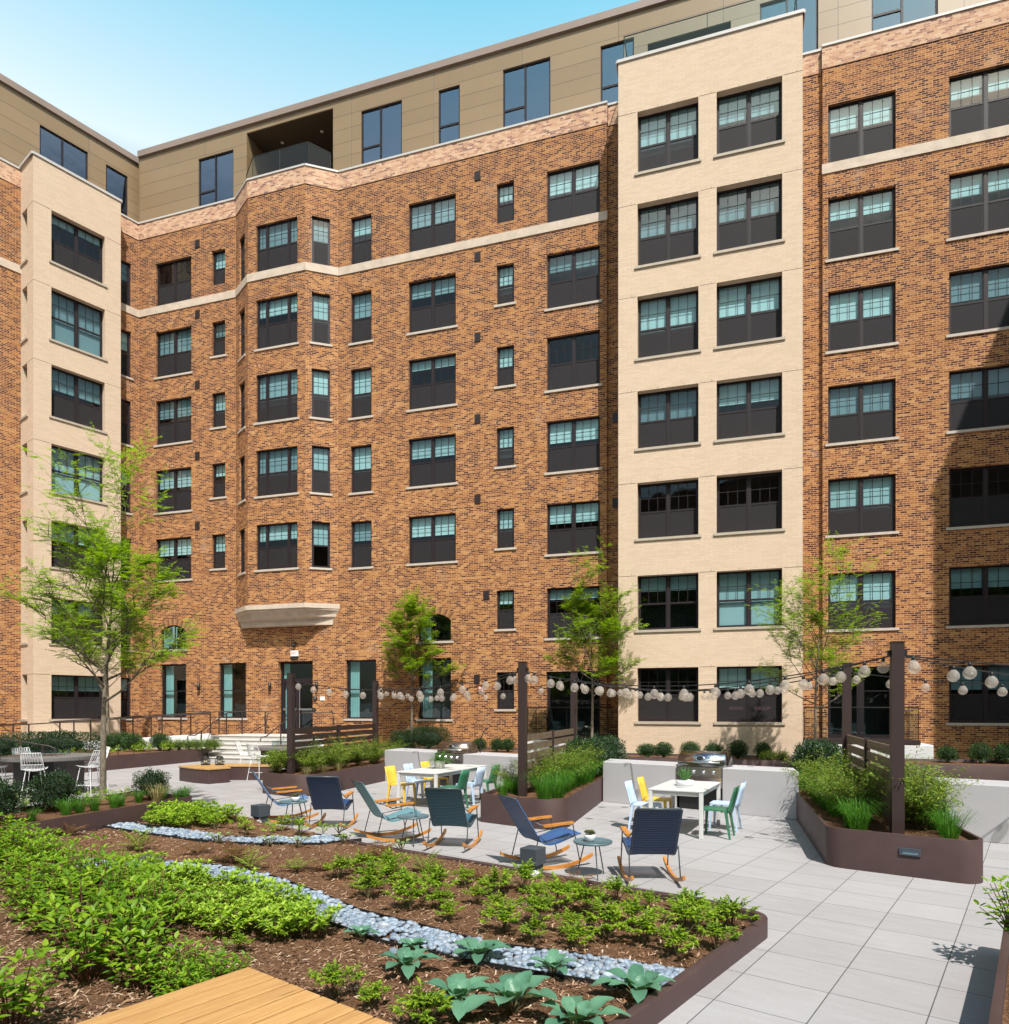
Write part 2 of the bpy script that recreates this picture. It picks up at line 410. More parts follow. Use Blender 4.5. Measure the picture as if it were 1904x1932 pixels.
holes+=col(-6.25,-4.27,range(6),'double',[.44,.42,0,.40,.42,.2])
winA=list(winlist); winlist.clear()
lob=[(-24.01,-22.62),(-20.88,-19.49),(-14.66,-13.29),(-11.44,-10.07)]
hol2=[(a,b,1.58,3.95) for a,b in lob]; door=(-17.88,-16.21,.92,3.96); patio1=(-6.27,-4.27,1.0,3.36)
arch=[(-24.01,-22.62,4.62,5.72),(-11.44,-10.07,4.62,5.72)]
wall(br,0,0,0,-25.23,-4.02,ZB,23.15,holes+hol2+[(*door,.25),(*patio1,.18)]+[(*a,.12) for a in arch]+[(-20.0,-15.01,6.2,23.15,0)],.12)
wall(br,0,.14,0,-4.02,-3.3,ZB,23.15,[]); br.quad((-4.02,0,ZB),(-4.02,.14,ZB),(-4.02,.14,23.15),(-4.02,0,23.15),[(0,0),(.14,0),(.14,23),(0,23)])
# arch spandrels
def arch_fill(mb,a,b,zs,zc,y=0.0,m=0,n=12,dep=.12):
    w=(b-a)/2; cx=(a+b)/2; rise=zc-zs-.03; rad=(w*w+rise*rise)/(2*rise); cz=zs+rise-rad
    pts=[(a+(b-a)*i/n,cz+math.sqrt(max(rad*rad-(a+(b-a)*i/n-cx)**2,0))) for i in range(n+1)]
    for i in range(n):
        (xa,za),(xb,zb)=pts[i],pts[i+1]
        mb.quad((xa,y,za),(xb,y,zb),(xb,y,zc),(xa,y,zc),[(xa,za),(xb,zb),(xb,zc),(xa,zc)],m)
        mb.quad((xa,y,za),(xa,y+dep,za),(xb,y+dep,zb),(xb,y,zb),[(xa,za),(xa,za-dep),(xb,zb-dep),(xb,zb)],m)
    return pts,(cx,cz,rad)
for a,b,e,g in arch: ARC=arch_fill(br,a,b,5.42,g)
br.build('brick_wall',M['brick'],B)
right=MB(); winlist.clear()
hr=col(3.30,5.29,range(6),'double',[.42,.36,.5,.38,.52,.5])
hr+=col(6.79,8.83,range(7),'double',[.30,.32,.40,.46,.0,.30,.42])
hr+=col(10.2,12.2,range(7),'double',[.3,.4,.4,.4,.2,.3,.4])
winR=list(winlist); patio2=(3.29,5.29,1.0,3.36)
wall(right,0,0,0,3.13,13.6,ZB,23.15,hr+[(*patio2,.18)],.12,uo=40)
wall(right,0,.14,0,2.2,3.13,ZB,23.15,[],uo=40); right.quad((3.13,0,ZB),(3.13,0,23.15),(3.13,.14,23.15),(3.13,.14,ZB),[(0,0),(0,23),(.14,23),(.14,0)])
right.build('brick_wall',M['brick'],B)
# bay
BF=(-18.83,-16.08); BD=-.74; BJ=(-20.0,-15.01)
LL=math.hypot(BF[0]-BJ[0],BD); aL=math.atan2(BD,BF[0]-BJ[0]); RL=math.hypot(BJ[1]-BF[1],BD); aR=math.atan2(-BD,BJ[1]-BF[1])
bay=MB(); winlist.clear(); WB=BF[1]-BF[0]
fb=(BF[0]+.42,BF[1]-.36)
hb=[(fb[0]-BF[0],fb[1]-BF[0],*ROW[i]) for i in range(5)]
wall(bay,BF[0],BD,0,0,WB,6.2,23.15,hb,.1,uo=10)
hl=[(LL*.5-.28,LL*.5+.36,*ROW[i]) for i in range(5)]; wall(bay,BJ[0],0,aL,0,LL,6.2,23.15,hl,.1,uo=3)
h3=[(RL*.5-.40,RL*.5+.32,*ROW[i]) for i in range(5)]; wall(bay,BF[1],BD,aR,0,RL,6.2,23.15,h3,.1,uo=15)
bay.build('bay_wall',M['brick'],B)
for i in range(5):
    z0,z1=ROW[i]; s=None if i==0 else 'sill'
    window(B,(fb[0]+fb[1])/2,BD,z0,z1,fb[1]-fb[0],'triple',[.5,.32,.58,.46,.48][i],True,0,.08,s,i)
    x=LL*.5+.04; window(B,BJ[0]+x*math.cos(aL),x*math.sin(aL),z0,z1,.64,'single',.45,True,aL,.08,s,i)
    x=RL*.5-.04; window(B,BF[1]+x*math.cos(aR),BD+x*math.sin(aR),z0,z1,.72,'single',[.5,.55,.6,.5,.48][i],i!=4,aR,.08,s,i)
for x0,x1,z0,z1,k,b,s,i in winA+winR: window(B,(x0+x1)/2,0,z0,z1,x1-x0,k,b,True,0,.10,'sill' if s else None,i)
for (a,b,e,g) in hol2: window(B,(a+b)/2,0,e,g,b-a,'lobby',0,False,0,.10,'sill')
for (a,b,e,g) in (patio1,patio2):
    o=window(B,(a+b)/2,0,e,g,b-a,'patio',0,True,0,.16,None); o.name='patio_door'
# arched windows
for (a,b,e,g) in arch:
    fr=MB(); pts,(cx,cz,rad)=arch_fill(MB(),a,b,5.42,g); w=b-a
    o=MB(); o.box(-w/2,-w/2+.05,0,.06,0,.8); o.box(w/2-.05,w/2,0,.06,0,.8); o.box(-w/2+.05,w/2-.05,0,.06,0,.06); o.box(-.012,.012,.0,.05,.06,1.04)
    for i in range(len(pts)-1):
        (xa,za),(xb,zb)=pts[i],pts[i+1]; mx=(a+b)/2
        o.add([(xa-mx,0,za-e),(xb-mx,0,zb-e),(xb-mx,0,zb-e-.06),(xa-mx,0,za-e-.06)],[(3,2,1,0)])
    wo=o.build('window',M['frame'],B,loc=((a+b)/2,.1,e)); 
    pn=MB(); poly=[(-w/2,.03,.0),(w/2,.03,0)]+[(x-(a+b)/2,.03,z-e) for x,z in reversed(pts)]; pn.add(poly,[tuple(range(len(poly)))]); pn.build('pane',M['glass'],wo)
    cu=MB(); cu.quad((-w/2,.15,0),(-w/2+.42,.17,0),(-w/2+.42,.17,.98),(-w/2,.15,.98)); cu.build('curtain',M['curtain'],wo)
    it=MB(); it.quad((-w/2,.9,0),(w/2,.9,0),(w/2,.9,1.1),(-w/2,.9,1.1)); it.quad((-w/2,.05,-.01),(w/2,.05,-.01),(w/2,.9,-.01),(-w/2,.9,-.01)); it.quad((-w/2,.05,1.11),(-w/2,.9,1.11),(w/2,.9,1.11),(w/2,.05,1.11))
    it.build('interior',M['interior'],wo)
    sl=MB(); sl.box(-w/2-.1,w/2+.1,-.145,.03,-.09,-.002); sl.build('sill',M['sill'],wo)
    vo=MB(); n=21; a0=math.atan2(5.42-cz,a-cx); a1=math.atan2(5.42-cz,b-cx)
    for k in range(n):
        t0=a0+(a1-a0)*(k+.06)/n; t1=a0+(a1-a0)*(k+.94)/n; q=[]
        for rr,t in ((rad+.0,t0),(rad+.0,t1),(rad+.27,t1),(rad+.27,t0)): q.append((cx+rr*math.cos(t),cz+rr*math.sin(t)))
        kk=k%3; vo.add([(x,-.012,z) for x,z in q]+[(x,.02,z) for x,z in q],[(0,1,2,3),(0,4,5,1),(1,5,6,2),(2,6,7,3),(3,7,4,0)],None,kk)
    vo.build('brick_arch',[mat('arch brick',(.33,.15,.06),.85,var=.3,vs=20),mat('dark arch brick',(.20,.08,.035),.85,var=.3,vs=20),mat('pale arch brick',(.42,.22,.09),.85,var=.3,vs=20)],B)
# bay corbel
cb=MB()
def bayring(o): 
    s=o*.6; return [(BJ[0]-s,.0),(BF[0]-s*.5,BD-o),(BF[1]+s*.5,BD-o),(BJ[1]+s,.0)]
def ring(o0,z0,o1,z1):
    a=bayring(o0); b=bayring(o1); n=4
    cb.add([(x,y,z0) for x,y in a]+[(x,y,z1) for x,y in b],[(i,i+1,n+i+1,n+i) for i in range(n-1)])
prof=[(-.42,5.42),(-.40,5.66),(-.18,5.74),(-.14,5.86),(.03,5.98),(.05,6.0),(.05,6.05),(.10,6.06),(.10,6.24),(.0,6.26)]
for (o0,z0),(o1,z1) in zip(prof,prof[1:]): ring(o0,z0,o1,z1)
a=bayring(-.42); cb.add([(x,y,5.42) for x,y in a],[(3,2,1,0)]); a=bayring(.0); cb.add([(x,y,6.26) for x,y in a],[(0,1,2,3)])
cb.build('bay_corbel',M['stone'],B)
# string course, parapet band, coping
def ribbon(name,segs,z0,z1,out,m,par=B,ins=.02):
    mb=MB(); u=0
    for (xa,ya),(xb,yb) in segs:
        L=math.hypot(xb-xa,yb-ya); dx,dy=(xb-xa)/L,(yb-ya)/L; nx,ny=dy,-dx
        f=[(xa+nx*out,ya+ny*out),(xb+nx*out,yb+ny*out),(xb-nx*ins,yb-ny*ins),(xa-nx*ins,ya-ny*ins)]
        v=[(x,y,z0) for x,y in f]+[(x,y,z1) for x,y in f]
        mb.add(v,[(0,1,5,4),(1,2,6,5),(3,0,4,7),(4,5,6,7),(0,3,2,1)],[[(u,z0),(u+L,z0),(u+L,z1),(u,z1)],[(0,z0),(.05,z0),(.05,z1),(0,z1)],[(0,z0),(.05,z0),(.05,z1),(0,z1)],[(u,0),(u+L,0),(u+L,.1),(u,.1)],[(u,0),(u,.1),(u+L,.1),(u+L,0)]]); u+=L
    return mb.build(name,m,par)
k=.03; 
def mainline(o):
    t=o*math.tan(R(16)); 
    return [((-25.23,0),(BJ[0]-t,0)),((BJ[0],0),(BF[0],BD)),((BF[0],BD),(BF[1],BD)),((BF[1],BD),(BJ[1],0)),((BJ[1]+t,0),(-4.0,0))]
ribbon('string_course',mainline(.03),19.66,19.985,.03,M['stone']); ribbon('string_course',[((3.11,0),(13.6,0))],19.66,19.985,.03,M['stone'])
ribbon('parapet_band',mainline(.02)+[((-4.0,.14),(-3.3,.14))],23.15,ZT,.022,M['band']); ribbon('parapet_band',[((2.2,.14),(3.11,.14)),((3.11,0),(13.6,0))],23.15,ZT,.022,M['band'])
ribbon('coping',mainline(.02)+[((-4.0,.14),(-3.3,.14))],ZT,ZT+.075,.055,M['coping'],ins=.5); ribbon('coping',[((2.2,.14),(3.11,.14)),((3.11,0),(13.6,0))],ZT,ZT+.075,.055,M['coping'],ins=.5)
# tower
TX0,TX1,TY=-3.40,2.38,-1.45
tw=MB(); th=[]
TR=[(20.0,22.06),(16.86,18.96),(13.76,15.85),(10.73,12.66),(7.70,9.58),(4.63,6.46),(1.56,3.36)]
for z0,z1 in TR: th+=[(-2.76,-.78,z0,z1),(-.21,1.78,z0,z1)]
wall(tw,0,TY,0,TX0,TX1,ZB,ZT,th,.26); wall(tw,TX0,.3,-PI/2,0,.3-TY,ZB,ZT,[],uo=20); wall(tw,TX1,TY,PI/2,0,.3-TY,ZB,ZT,[],uo=30)
tw.build('buff_brick_tower',M['tan'],B)
TBL=[(.62,.52),(.5,.46),(.5,.58),(.42,.40),(.0,.0),(.26,1.0),(.0,.42)]
for (z0,z1),(b1,b2) in zip(TR,TBL):
    window(B,-1.77,TY,z0,z1,1.98,'double',b1,b2<.9,0,.24,'tansill',1); window(B,.785,TY,z0,z1,1.99,'double',b2,b2<.9,0,.24,'tansill',2)
jt=MB()
for z0,z1 in TR:
    for a,b in ((TX0,-2.80),(-.74,-.25),(1.82,TX1)): jt.box(a,b,TY-.002,TY+.01,z1-.006,z1+.008)
    for kx in range(7):
        xx=TX0+.45+kx*.86
        if xx<TX1: jt.box(xx-.004,xx+.004,TY-.0025,TY+.01,z1+.012,z1+.075)
jt.build('expansion_joints',M['joint'],B)
ribbon('coping',[((TX0-.04,.3),(TX0-.04,TY)),((TX0-.04,TY),(TX1+.04,TY)),((TX1+.04,TY),(TX1+.04,.3))],ZT,ZT+.10,.04,M['coping'],ins=.4)
# penthouse
PY=.42; PZ0,PZ1=23.7,27.42
ph=MB(); pw=[('pent',-22.32,-20.46,24.17,26.47),('pent',-14.2,-12.36,24.22,26.53),('pent1',-10.77,-9.87,24.30,26.48),('pent',-8.09,-6.22,24.18,26.55),('pent1',-4.32,-3.1,24.1,26.4),('pent',1.2,3.05,23.75,26.3),('pent',4.67,6.59,24.08,26.4),('pent',9.0,10.9,24.1,26.4)]
ph_h=[(a,b,c,d,.06) for _,a,b,c,d in pw]; ter=(-19.77,-15.51,23.75,27.0); tdo=(-2.61,.25,23.75,26.0)
wall(ph,0,PY,0,-25.65,13.6,PZ0,PZ1,ph_h+[(*ter,2.6),(*tdo,2.0)],.06)
ph.build('penthouse_cladding',M['clad'],B)
for kd,a,b,c,d in pw: window(B,(a+b)/2,PY,c,d,b-a,kd,.0,False,0,.05,None)
for a,b,c,d,dep in ((*ter,2.6),(*tdo,2.0)):
    t2=MB(); t2.quad((a,PY+dep,c),(b,PY+dep,c),(b,PY+dep,d),(a,PY+dep,d)); t2.quad((a+.01,PY+.05,d-.01),(a+.01,PY+dep,d-.01),(b-.01,PY+dep,d-.01),(b-.01,PY+.05,d-.01)); t2.quad((a,PY+.05,c+.12),(b,PY+.05,c+.12),(b,PY+dep,c+.12),(a,PY+dep,c+.12))
    t2.build('terrace_lining',M['soffit'],B)
window(B,-17.6,PY+2.55,23.9,26.4,3.2,'pent',.0,False,0,-.02,None); window(B,-1.2,PY+1.95,23.9,25.9,2.6,'pent',.0,False,0,-.02,None)
for x in (-18.6,-16.6):
    l=MB(); l.lathe([(.06,-.012),(.075,0)],16,c=(0,0,0)); l.build('recessed_downlight',mat('downlight',(.6,.58,.52),.4),B,loc=(x,PY+.9,ter[3]-.012))
fa=MB(); fa.box(-25.65,13.6,PY-.09,PY+.5,PZ1-.13,PZ1+.14); fa.box(-25.65,13.6,PY-.02,PY+.3,PZ1-.145,PZ1-.131)
fa.build('roof_fascia',M['fascia'],B)
rf=MB(); rf.quad((-25.65,PY+.4,PZ1+.1),(13.6,PY+.4,PZ1+.1),(13.6,14,PZ1+.1),(-25.65,14,PZ1+.1)); rf.quad((13.6,0,0),(13.6,14,0),(13.6,14,PZ1+.1),(13.6,0,PZ1+.1)); rf.quad((-25.65,14,0),(-25.65,14,PZ1+.1),(13.6,14,PZ1+.1),(13.6,14,0))
rf.build('roof',mat('roof membrane',(.3,.29,.28),.8),B)
def glassrail(name,par,pts,z0,h,posts=(),top=True):
    g=MB(); 
    for (xa,ya),(xb,yb) in zip(pts,pts[1:]): g.quad((xa,ya,z0),(xb,yb,z0),(xb,yb,z0+h),(xa,ya,z0+h))
    o=g.build(name,M['rail glass'],par)
    t=MB()
    if top:
        for (xa,ya),(xb,yb) in zip(pts,pts[1:]): t.tube([(xa,ya,z0+h),(xb,yb,z0+h)],.018,6)
    for (xa,ya),(xb,yb) in zip(pts,pts[1:]):
        for q in ((0,.5,1) if math.dist((xa,ya),(xb,yb))>1.4 else (0,1)):
            x,y=xa+(xb-xa)*q,ya+(yb-ya)*q; t.tube([(x,y,z0),(x,y,z0+h)],.012,5)
    t.build('rail_trim',M['black'],o); return o
glassrail('glass_railing',B,[(-19.7,.3),(BF[0]+.05,BD+.25),(BF[1]-.05,BD+.25),(-15.55,.3)],ZT+.1,1.07)
glassrail('glass_railing',B,[(TX0+.15,.35),(TX0+.15,TY+.3),(TX1-.15,TY+.3),(TX1-.15,.35)],ZT+.14,1.0)
# vents
vm=MB(); vm.box(-.115,.115,-.03,.02,0,.34)
for k in range(9): vm.box(-.095,.095,-.036,-.030,.03+k*.033,.05+k*.033)
vme=vm.mesh('wall_vent',M['rail'])
for i in range(5): inst('wall_vent',vme,B,(-22.0,-.002,ROW[i][1]+.27))
for i in range(5): inst('wall_vent',vme,B,(-8.97,-.002,ROW[i][1]+.28))
inst('wall_vent',vme,B,(-8.62,-.002,6.15))
for i in (3,4): inst('wall_vent',vme,B,(-3.72,.138,ROW[i][1]-.29))
inst('wall_vent',vme,B,(-9.0,-.002,2.95))
# door
dr=MB(); a,b,e,g=door; w=b-a
dr.box(0,.07,0,.1,0,g-e); dr.box(w-.07,w,0,.1,0,g-e); dr.box(.07,w-.07,0,.1,g-e-.08,g-e); dr.box(.07,w-.07,-.002,.1,2.15,2.33)
for x0,x1 in ((.07,w/2-.012),(w/2+.012,w-.07)):
    dr.box(x0,x0+.10,.02,.08,0,2.15); dr.box(x1-.10,x1,.02,.08,0,2.15); dr.box(x0+.1,x1-.1,.02,.08,0,.22); dr.box(x0+.1,x1-.1,.02,.08,2.05,2.15)
do=dr.build('entrance_door',M['frame'],B,loc=(a,.2,e))
pn=MB(); pn.quad((.1,.05,.2),(w-.1,.05,.2),(w-.1,.05,g-e-.1),(.1,.05,g-e-.1)); pn.build('pane',M['glass'],do)
for x0,x1 in ((.14,w/2-.06),(w/2+.06,w-.14)):
    h=MB(); h.box(x0,x1,-.05,-.01,1.0,1.07); h.box(x0,x0+.05,-.02,.03,.99,1.08); h.box(x1-.05,x1,-.02,.03,.99,1.08); h.build('push_bar',mat('push bar',(.62,.62,.62),.3,1.0),do)
h=MB(); h.box(w/2+.06,w/2+.08,-.01,.02,.2,2.1); h.build('door_trim',mat('door trim',(.4,.4,.4),.4,.8),do)
it=MB(); it.quad((0,1.6,0),(w,1.6,0),(w,1.6,3.1),(0,1.6,3.1)); it.quad((0,.1,0),(0,1.6,0),(0,1.6,3.1),(0,.1,3.1)); it.quad((w,.1,0),(w,.1,3.1),(w,1.6,3.1),(w,1.6,0)); it.quad((0,.1,3.05),(0,1.6,3.05),(w,1.6,3.05),(w,.1,3.05)); it.quad((0,.1,-.01),(w,.1,-.01),(w,1.6,-.01),(0,1.6,-.01)); it.build('interior',M['interior'],do)
cu=MB(); cu.quad((.08,.12,.1),(.35,.14,.1),(.35,.14,3.0),(.08,.12,3.0)); cu.build('curtain',M['curtain'],do)
# patios with glass railings
for nm,x0,x1 in (('left',-6.7,-3.42),('right',2.40,6.05)):
    y0=-1.25
    p_=MB(); p_.box(x0,x1,y0,-.005,0,.90); po=p_.build('patio_plinth',M['white'],B); bevel(po,.03,2)
    e_=MB(); e_.box(x0+.02,x1-.35,y0-.012,-.005,.902,1.03); e_.build('patio_edge',M['rail'],B)
    glassrail('glass_railing',B,[(x0+.05,-.05),(x0+.05,y0+.05),(x1-.4,y0+.05),(x1-.4,-.05)],1.03,1.0)
# wall lights, sign, camera, panels
def wthing(name,x,z,label,cat,group=None): 
    p=O0+Vector((DX*x,DY*x,z)); return empty(name,p,-A_W,label,cat,group)
for x,lb in ((-21.91,'black wall sconce between the two lobby windows left of the door'),(-18.27,'black wall sconce just left of the entrance door'),(-16.01,'black wall sconce just right of the entrance door')):
    t=wthing('wall_sconce',x,2.85,lb,'wall light','black sconces along the entrance wall')
    b=MB(); b.box(-.05,.05,-.03,-.001,-.02,.24); b.build('backplate',M['black'],t)
    b=MB(); b.lathe([(.055,-.10),(.06,-.10),(.06,.20),(.05,.20)],16,c=(.03,-.09,.03)); b.build('lamp_shade',M['black'],t,True)
t=wthing('exit_sign',-17.05,4.16,'white exit sign with red letters above the entrance door','sign')
b=MB(); b.box(-.17,.17,-.09,-.002,0,.24); bevel(b.build('housing',mat('sign white',(.8,.78,.78),.4),t),.012)
b=MB(); b.box(-.165,.165,-.10,-.002,-.07,-.001); b.build('base',M['black'],t)
def text(body,size,m,par,loc,rot=(R(90),0,0),ext=.002,name='lettering'):
    cu=bpy.data.curves.new(name,'FONT'); cu.body=body; cu.size=size; cu.extrude=ext; cu.align_x='CENTER'; cu.align_y='CENTER'
    o=bpy.data.objects.new(name,cu); COL.objects.link(o)
    bpy.context.view_layer.update()
    me=bpy.data.meshes.new_from_object(o.evaluated_get(bpy.context.evaluated_depsgraph_get()))
    bpy.data.objects.remove(o); me.materials.append(m) if not me.materials else me.materials.__setitem__(0,m)
    n=bpy.data.objects.new(name,me); n.location=loc; n.rotation_euler=rot; return link(n,par)
M['red']=mat('sign red',(.45,.01,.04),.5)
lt=text('EXIT',.19,M['red'],t,(0,-.092,.12)); lt.scale=(.72,1,1)
t=wthing('security_camera',-17.05,4.60,'small black dome camera on the brick above the exit sign','camera')
b=MB(); b.box(-.05,.05,-.04,-.001,.06,.16); b.build('bracket',M['black'],t); b=MB(); b.lathe([(.001,-.075),(.04,-.06),(.065,-.02),(.07,.06),(.05,.08)],14,c=(0,-.09,0)); b.build('dome',M['black'],t,True)
t=wthing('card_reader',-16.08,2.40,'small black intercom box beside a white notice right of the door','intercom'); b=MB(); b.box(-.08,.08,-.05,-.001,-.06,.09); bevel(b.build('housing',M['black'],t),.01); b=MB(); b.box(-.03,.05,-.053,-.049,0,.05); b.build('screen',mat('grey screen',(.2,.22,.24),.2),t)
t=wthing('notice',-15.75,2.40,'small white paper notice on the brick right of the door','notice'); b=MB(); b.box(-.105,.105,-.012,-.001,-.07,.08); b.build('sheet',mat('paper',(.85,.84,.86),.6),t); b=MB(); b.box(-.012,.012,-.0145,-.0118,-.02,.03); b.build('mark',mat('notice mark',(.5,.25,.3),.6),t)
t=wthing('door_button',-16.13,1.95,'small square black door button beside the right door edge','button'); b=MB(); b.box(-.06,.06,-.04,-.001,-.07,.07); bevel(b.build('housing',M['black'],t),.008); b=MB(); b.lathe([(.028,0),(.028,.01)],14); q=b.build('button',mat('button steel',(.4,.4,.42),.3,1),t,loc=(0,-.041,0)); q.rotation_euler=(R(90),0,0)
t=wthing('fire_alarm',-8.85,2.75,'red fire alarm strobe on the brick under the string lights','alarm'); b=MB(); b.box(-.07,.07,-.08,-.001,-.1,.1); bevel(b.build('housing',mat('alarm red',(.5,.03,.02),.4),t),.012); b=MB(); b.box(-.04,.04,-.1,-.081,.0,.06); b.build('lens',mat('lens',(.8,.8,.8),.2),t)
# glowing letters behind the tower window (as far as they can be read)
M['neon']=NT('neon'); _t=M['neon']; M['neon']=_t.surf(_t.n('Emission',Color=(1.0,.32,.40,1),Strength=.55))
t=empty('neon_sign',O0+Vector((DX*.8+NX*(TY+.42),DY*.8+NY*(TY+.42),2.0)),-A_W,'pink lettered sign inside the lowest right window of the buff tower','sign')
text('SPATIS',.15,M['neon'],t,(-.40,0,0)); text('GROUP',.15,M['neon'],t,(.40,0,0))

# ---------------------------------------------------------------- left wing
A_L=R(52.6)
OL=O0+Vector((DX*-25.23,DY*-25.23,0))
LW=empty('corner_wing',OL,A_L,'brown brick wing at the left with a narrow buff brick tower and grey-brown top storey','building')
cL,sL=math.cos(A_L),math.sin(A_L)
def lx(px,y):
    """distance along the left wing (plane y behind its brick face) under pixel column px"""
    r=(px-CX)/F
    # OL + x*(cL,sL)+y*(-sL,cL) on ray X=r*Z
    ax=OL.x-y*sL; az=OL.y+y*cL
    return (r*az-ax)/(cL-r*sL)
TLY=-.77; txa,txb=lx(62.8,TLY),lx(228,TLY)
lb=MB()
rw=(lx(200,0),lx(247,0))
hw=[(rw[0],rw[1],*ROW[i]) for i in range(7)]
wall(lb,0,0,0,txb-.6,0,ZB,23.15,hw,.12,uo=50)
LBY=.55; hl2=[]
wall(lb,0,LBY,0,-22,txa+.2,ZB,23.15,hl2,.12,uo=80)
lb.build('brick_wall',M['brick'],LW)
for i in range(7): window(LW,(rw[0]+rw[1])/2,0,*ROW[i],rw[1]-rw[0],'single',[.4,.4,.0,.3,.4,.3,.3][i],True,0,.1,'sill' if i else None)
lt_=MB(); wl=(lx(97,TLY),lx(198,TLY)); LR=[(z0,z1) for z0,z1 in TR]
wall(lt_,0,TLY,0,txa,txb,ZB,ZT+.05,[(wl[0],wl[1],z0,z1) for z0,z1 in LR],.26,uo=60)
sd=LBY-TLY; sh=[(sd*.16,sd*.62,z0,z1-.02) for z0,z1 in LR]
# side face: local x runs from the back to the front corner
wall(lt_,txa,LBY,-PI/2,0,sd,ZB,ZT+.05,[(sd*.10,sd*.52,z0,z1,.25) for z0,z1 in LR],.25,uo=70)
wall(lt_,txb,TLY,PI/2,0,sd,ZB,ZT+.05,[],uo=75)
lt_.build('buff_brick_tower',M['tan'],LW)
for i,(z0,z1) in enumerate(LR):
    window(LW,(wl[0]+wl[1])/2,TLY,z0,z1,wl[1]-wl[0],'double',[.0,.9,.42,.9,.35,.44,.3][i],i not in(1,3),0,.24,'tansill',i)
    xx=sd*.31; window(LW,txa,LBY-xx,z0,z1-.02,sd*.42,'single',.4,True,-PI/2,.24,'tansill',i)
jt=MB()
for z0,z1 in LR:
    jt.box(txa,wl[0]-.04,TLY-.002,TLY+.01,z1-.006,z1+.01); jt.box(wl[1]+.04,txb,TLY-.002,TLY+.01,z1-.006,z1+.01)
    jt.box(txa-.002,txa+.01,TLY,LBY-sd*.54,z1-.006,z1+.01)
jt.build('expansion_joints',M['joint'],LW)
ribbon('coping',[((txa-.03,LBY),(txa-.03,TLY)),((txa-.03,TLY),(txb+.03,TLY)),((txb+.03,TLY),(txb+.03,LBY))],ZT+.05,ZT+.15,.04,M['coping'],LW,ins=.35)
ribbon('string_course',[((txb-.3,0),(0,0))],19.66,19.985,.03,M['stone'],LW); ribbon('string_course',[((-22,LBY),(txa,LBY))],19.66,19.985,.03,M['stone'],LW)
ribbon('parapet_band',[((-22,LBY),(txa,LBY)),((txb-.3,0),(0,0))],23.15,ZT,.022,M['band'],LW); ribbon('coping',[((-22,LBY),(txa,LBY)),((txb-.3,0),(0,0))],ZT,ZT+.075,.055,M['coping'],LW,ins=.5)
LPY=.95
lp=MB(); l1=(lx(75,LPY),lx(166,LPY)); l2=(lx(200,LPY),lx(241,LPY))
wall(lp,0,LPY,0,-24,1.2,PZ0,PZ1,[(*l1,23.95,26.5,.06),(*l2,23.95,26.45,.06)],.06,uo=20)
lp.build('penthouse_cladding',M['clad'],LW)
window(LW,sum(l1)/2,LPY,23.95,26.5,l1[1]-l1[0],'pent',0,False,0,.05,None); window(LW,sum(l2)/2,LPY,23.95,26.45,l2[1]-l2[0],'pent1',0,False,0,.05,None)
fa=MB(); fa.box(-24,1.25,LPY-.09,LPY+.5,PZ1-.13,PZ1+.14); fa.box(-24,1.25,LPY-.02,LPY+.3,PZ1-.145,PZ1-.131); fa.build('roof_fascia',M['fascia'],LW)
rf=MB(); rf.quad((-24,LPY+.4,PZ1+.1),(1.2,LPY+.4,PZ1+.1),(-4,13,PZ1+.1),(-24,13,PZ1+.1)); rf.build('roof',mat('roof membrane left',(.3,.29,.28),.8),LW)

# ---------------------------------------------------------------- wing outside the frame at the right, whose shadow lies on the long wall
RW=empty('right_wing',O0+Vector((DX*12.0,DY*12.0,0)),-A_W,'brick wing beyond the right edge of the frame','building')
rb=MB(); rb.prism([(0,-8.7),(7,-8.7),(7,.0),(0,0)],0,23.9); rb.build('brick_wall',M['brick'],RW)
rb=MB(); rb.box(-.06,7,-8.76,0,23.9,24.05); rb.build('coping',M['coping'],RW)

# wing added behind the viewer to block low sky, seen only in window panes
BW=empty('sky_block_wing',(-34,-18,0),0,'brick wing added behind the viewer to block low sky, mirrored in lower windows','building')
rb=MB(); rb.box(0,72,-8,0,0,22.5); rb.build('brick_wall',mat('far brick',(.16,.075,.035),.9,var=.4,vs=.6),BW)
rb=MB(); rb.box(-.1,72.1,-8.1,.06,22.5,22.7); rb.build('coping',M['coping'],BW)
# ---------------------------------------------------------------- camera, light, sky
cam=bpy.data.objects.new('camera',bpy.data.cameras.new('camera')); link(cam); S.camera=cam
cam.location=(0,0,EYE); cam.rotation_euler=(R(90),0,0)
cd=cam.data; cd.sensor_width=36; cd.sensor_fit='HORIZONTAL'; cd.lens=F/1904*36; cd.shift_x=0; cd.shift_y=(YH-966)/1904; cd.clip_start=.05; cd.clip_end=2000
sun=bpy.data.objects.new('sun',bpy.data.lights.new('sun','SUN')); link(sun); sun.data.energy=SUN_E; sun.data.angle=R(.55); sun.data.color=(1.0,.955,.90)
sun.rotation_euler=SUNV.to_track_quat('-Z','Y').to_euler(); sun.location=(5,-18,27)
W=bpy.data.worlds.new('World'); S.world=W; W.use_nodes=True; nt=W.node_tree
bg=nt.nodes['Background']; sk=nt.nodes.new('ShaderNodeTexSky'); sk.sky_type='NISHITA'; sk.sun_disc=False
sk.sun_elevation=math.asin(-SUNV.z); sk.sun_rotation=math.atan2(-SUNV.x,-SUNV.y); sk.altitude=200; sk.air_density=1.0; sk.dust_density=DUST; sk.ozone_density=1.0
